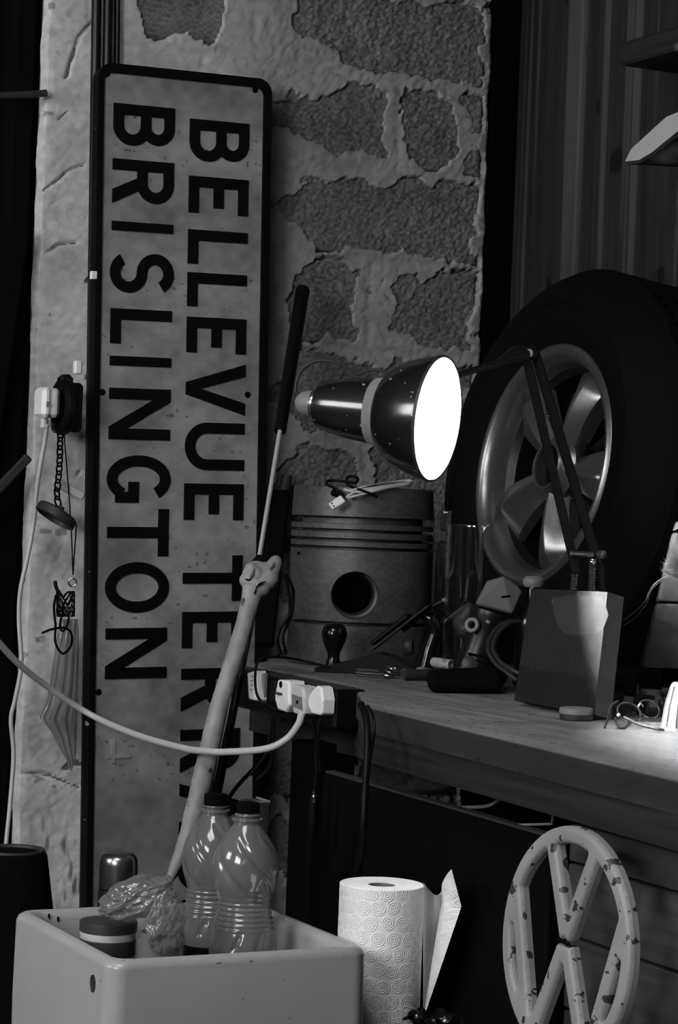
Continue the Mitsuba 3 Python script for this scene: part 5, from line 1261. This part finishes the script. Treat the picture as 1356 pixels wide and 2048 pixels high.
# thermos
c = at(236, 1760, 3.22)
k = thing('steel_flask', 'small shiny steel vacuum flask standing behind the sink against the sign', 'flask')
M = trimesh.transformations.translation_matrix([c[0], c[1], 0.501])
ztp = ZC - (1702 - 1007) * 3.22 / 4545 - 0.501
zln = ZC - (1776 - 1007) * 3.22 / 4545 - 0.501
rt_ = 0.0274
part(k, 'flask_body', lathe([(0, 0), (rt_, 0.001), (rt_ + 0.0008, 0.004), (rt_ + 0.0008, zln - 0.0015), (rt_ - 0.003, zln - 0.0005), (0, zln)], 56, M), 'steel', 35)
part(k, 'joint_ring', lathe([(0, zln - 0.001), (rt_ - 0.0012, zln - 0.001), (rt_ - 0.0012, zln + 0.001), (0, zln + 0.001)], 56, M), 'dull_black', 35)
part(k, 'cup_lid', lathe([(0, zln + 0.0008), (rt_ - 0.0005, zln + 0.0008), (rt_, zln + 0.002), (rt_, ztp - 0.018), (rt_ - 0.0015, ztp - 0.009), (rt_ - 0.006, ztp - 0.003), (rt_ - 0.013, ztp - 0.0006), (0, ztp)], 56, M), 'steel', 40)
# dark bucket at the left edge
c = at(20, 1800, 3.05)
k = thing('upturned_bucket', 'black upturned bucket in the dark at the lower left edge', 'bucket')
zb1 = ZC - (1700 - 999) * 3.05 / 4545
M = trimesh.transformations.translation_matrix([c[0], c[1], 0])
part(k, 'body', lathe([(0.082, 0.501), (0.080, 0.501), (0.0475, zb1 - 0.006), (0.0455, zb1 - 0.002), (0.042, zb1), (0.036, zb1 - 0.002), (0, zb1 - 0.003)], 56, M), 'dull_black', 30)
part(k, 'foot_ring', lathe([(0.036, zb1 - 0.004), (0.0445, zb1 - 0.001), (0.0440, zb1 + 0.002), (0.038, zb1 + 0.0015), (0.036, zb1 - 0.004)], 56, M), 'dark_grey', 35)
# little card behind the bottle
cd = at(508, 1660, 2.98)
k = thing('small_carton', 'small pale open carton standing behind the nearer bottle', 'carton')
cz = ZC - (1602 - 1019) * 2.98 / 4545
part(k, 'carton_side', box((cd[0], cd[1], (0.501 + cz) / 2), (0.024, 0.040, cz - 0.501), 0.001), 'dark_grey')
part(k, 'carton_edge', cat(box((cd[0] + 0.0115, cd[1], cz + 0.0008), (0.002, 0.042, 0.003), 0.0004), box((cd[0], cd[1] - 0.0195, cz + 0.0008), (0.024, 0.002, 0.003), 0.0004)), 'mid_grey')
# ------------------------------------------------------------------ kitchen roll
tc = at(761, 1850, 2.75)
TZ1 = ZC - (1767 - 1027) * 2.75 / 4545
TRR = 85 * 2.75 / 4545
k = thing('kitchen_roll', 'white embossed kitchen roll standing on end, loose sheet curling off its right side', 'kitchen roll')
def cyl_uv(r, z0, z1, n=128, m=2):
    a = np.linspace(0, 2 * pi, n + 1)
    v = np.array([[r * math.cos(t), r * math.sin(t), z] for z in np.linspace(z0, z1, m) for t in a])
    uv = np.array([[i / n, z] for z in np.linspace(0, 1, m) for i in range(n + 1)])
    f = []
    for j in range(m - 1):
        for i in range(n): f += [[j * (n + 1) + i, j * (n + 1) + i + 1, (j + 1) * (n + 1) + i + 1], [j * (n + 1) + i, (j + 1) * (n + 1) + i + 1, (j + 1) * (n + 1) + i]]
    return trimesh.Trimesh(v, f, process=False), uv
cm_, cuv = cyl_uv(TRR, 0.501, TZ1, 128, 6)
cm_.apply_translation([tc[0], tc[1], 0])
part(k, 'paper_wall', cm_, 'embossed_paper', True, uv=cuv)
M = trimesh.transformations.translation_matrix([tc[0], tc[1], 0])
rc = 0.0165
part(k, 'roll_end', lathe([(TRR, TZ1 - 0.0004), (TRR - 0.0012, TZ1 + 0.0006), (TRR - 0.004, TZ1 - 0.0003), (TRR * 0.78, TZ1 + 0.0004), (TRR * 0.6, TZ1 - 0.0005), (rc + 0.003, TZ1), (rc, TZ1 - 0.001), (rc, TZ1 - 0.06)], 96, M), 'paper', 30)
part(k, 'roll_end', lathe([(TRR, 0.5012), (rc, 0.5012)], 64, M), 'paper')
part(k, 'core', lathe([(rc, TZ1 - 0.002), (rc - 0.001, TZ1 - 0.0012), (rc - 0.0015, TZ1 - 0.003), (rc - 0.0015, 0.502)], 48, M), 'mid_grey', 35)
# the loose sheet: leaves the roll on the right, bellies back and curls forward
rows_s = []
base_x = [846, 851, 859, 871, 882, 884, 893]
base_z = [0.0, 0.030, 0.055, 0.066, 0.048, 0.012, -0.025]
y_top = [1764, 1770, 1780, 1790, 1784, 1768, 1750]
fine = []
for f_ in np.linspace(0, 1, 40):
    wv = 1.0 - 0.93 * max(0, (f_ - 0.15) / 0.85) ** 0.9
    xe = np.interp(f_, [0, 0.26, 1], [903, 923, 851])
    row = []
    for bx0, dz0, yt in zip(base_x, base_z, y_top): row.append(at(846 + (bx0 - 846) * wv, yt * (1 - f_) + 2026 * f_, 2.745 + dz0 * wv))
    row.append(at(xe, 1738 * (1 - f_) + 2026 * f_, 2.745 - 0.055 * wv))
    fine.append(spline(row, 8))
fine = np.array(fine)
a_, b_ = fine.shape[:2]
uvs = np.array([[0.25 * j / (b_ - 1), 1 - i / (a_ - 1)] for i in range(a_) for j in range(b_)])
part(k, 'loose_sheet', grid(fine), 'embossed_paper', True, uv=uvs)

# ------------------------------------------------------------------ the round badge
EC = on(0, 1.300, 1145, 1890)
ER = 0.1235
EM = frame(EC, (0, -1, 0), unit((0.06, 0, 1)), unit(np.cross((0, -1, 0), unit((0.06, 0, 1)))))
if EM[0, 2] > 0: EM[:3, 2] *= -1
def est(p, w_): return LineString(p).buffer(w_ / 2, cap_style=2, join_style=2)
ringp = Point(0, 0).buffer(1, 96).difference(Point(0, 0).buffer(0.85, 96))
disc_ = Point(0, 0).buffer(0.92, 96)
sw_ = 0.158
Vp = unary_union([est([(-0.41, 0.98), (0.0, 0.055)], sw_), est([(0.41, 0.98), (0.0, 0.055)], sw_)])
Wp = unary_union([est([(-0.90, 0.52), (-0.44, -0.92)], sw_), est([(-0.44, -0.92), (-0.01, 0.02)], sw_), est([(0.90, 0.52), (0.44, -0.92)], sw_), est([(0.44, -0.92), (0.01, 0.02)], sw_)])
cut = sbox(-1, -1, 1, 1)
full = unary_union([ringp, Vp.intersection(disc_).intersection(sbox(-1, 0.035, 1, 1)), Wp.intersection(disc_).intersection(unary_union([sbox(-1, -1, 1, 0.0), sbox(-1, -1, -0.2, 1), sbox(0.2, -1, 1, 1)]))])
full = full.buffer(-0.014).buffer(0.028, 8).buffer(-0.014, 8)
badge = thing('round_badge', 'large round pale badge, a V over a W in chipped paint, before the planks', 'badge')
part(badge, 'emblem', domed(affinity.scale(full, ER, ER, origin=(0, 0)).simplify(0.0001), 0.013, 0.0062, EM), 'worn_paint', 50)
part(badge, 'centre_seam', box((0, 0.003, 0.0117), (0.024, 0.0030, 0.0028), 0.0006, EM), 'dull_black')
# glossy dark bunch at the bottom edge
bn = thing('black_petal_bunch', 'bunch of glossy black petals at the bottom edge beside the kitchen roll', 'artificial flower')
rg2 = np.random.default_rng(11)
for i, (px, py) in enumerate(((815, 2036), (828, 2032), (842, 2027), (853, 2034), (866, 2030), (880, 2027), (893, 2033), (905, 2038), (918, 2044), (835, 2045), (860, 2046), (885, 2045))):
    nn_ = unit(-FW + 0.9 * rg2.normal(size=3) * [1, 1, 0.8] + 0.2 * UP)
    s_ = lathe([(0, -0.0015), (0.004, -0.0008), (0.0062, 0.0008), (0.0066, 0.0016), (0.0058, 0.0014), (0.0035, 0.0002), (0, -0.0004)], 16, aim(at(px, py, 2.42 + rg2.normal(0, 0.006)), nn_))
    part(bn, 'petal', s_, 'black_gloss', 35)
q = at(866, 2046, 2.42)
part(bn, 'stem', tube([[q[0], q[1], 0.502], [q[0] + 0.004, q[1], 0.60], q], 0.004, 8), 'black_metal', 40)
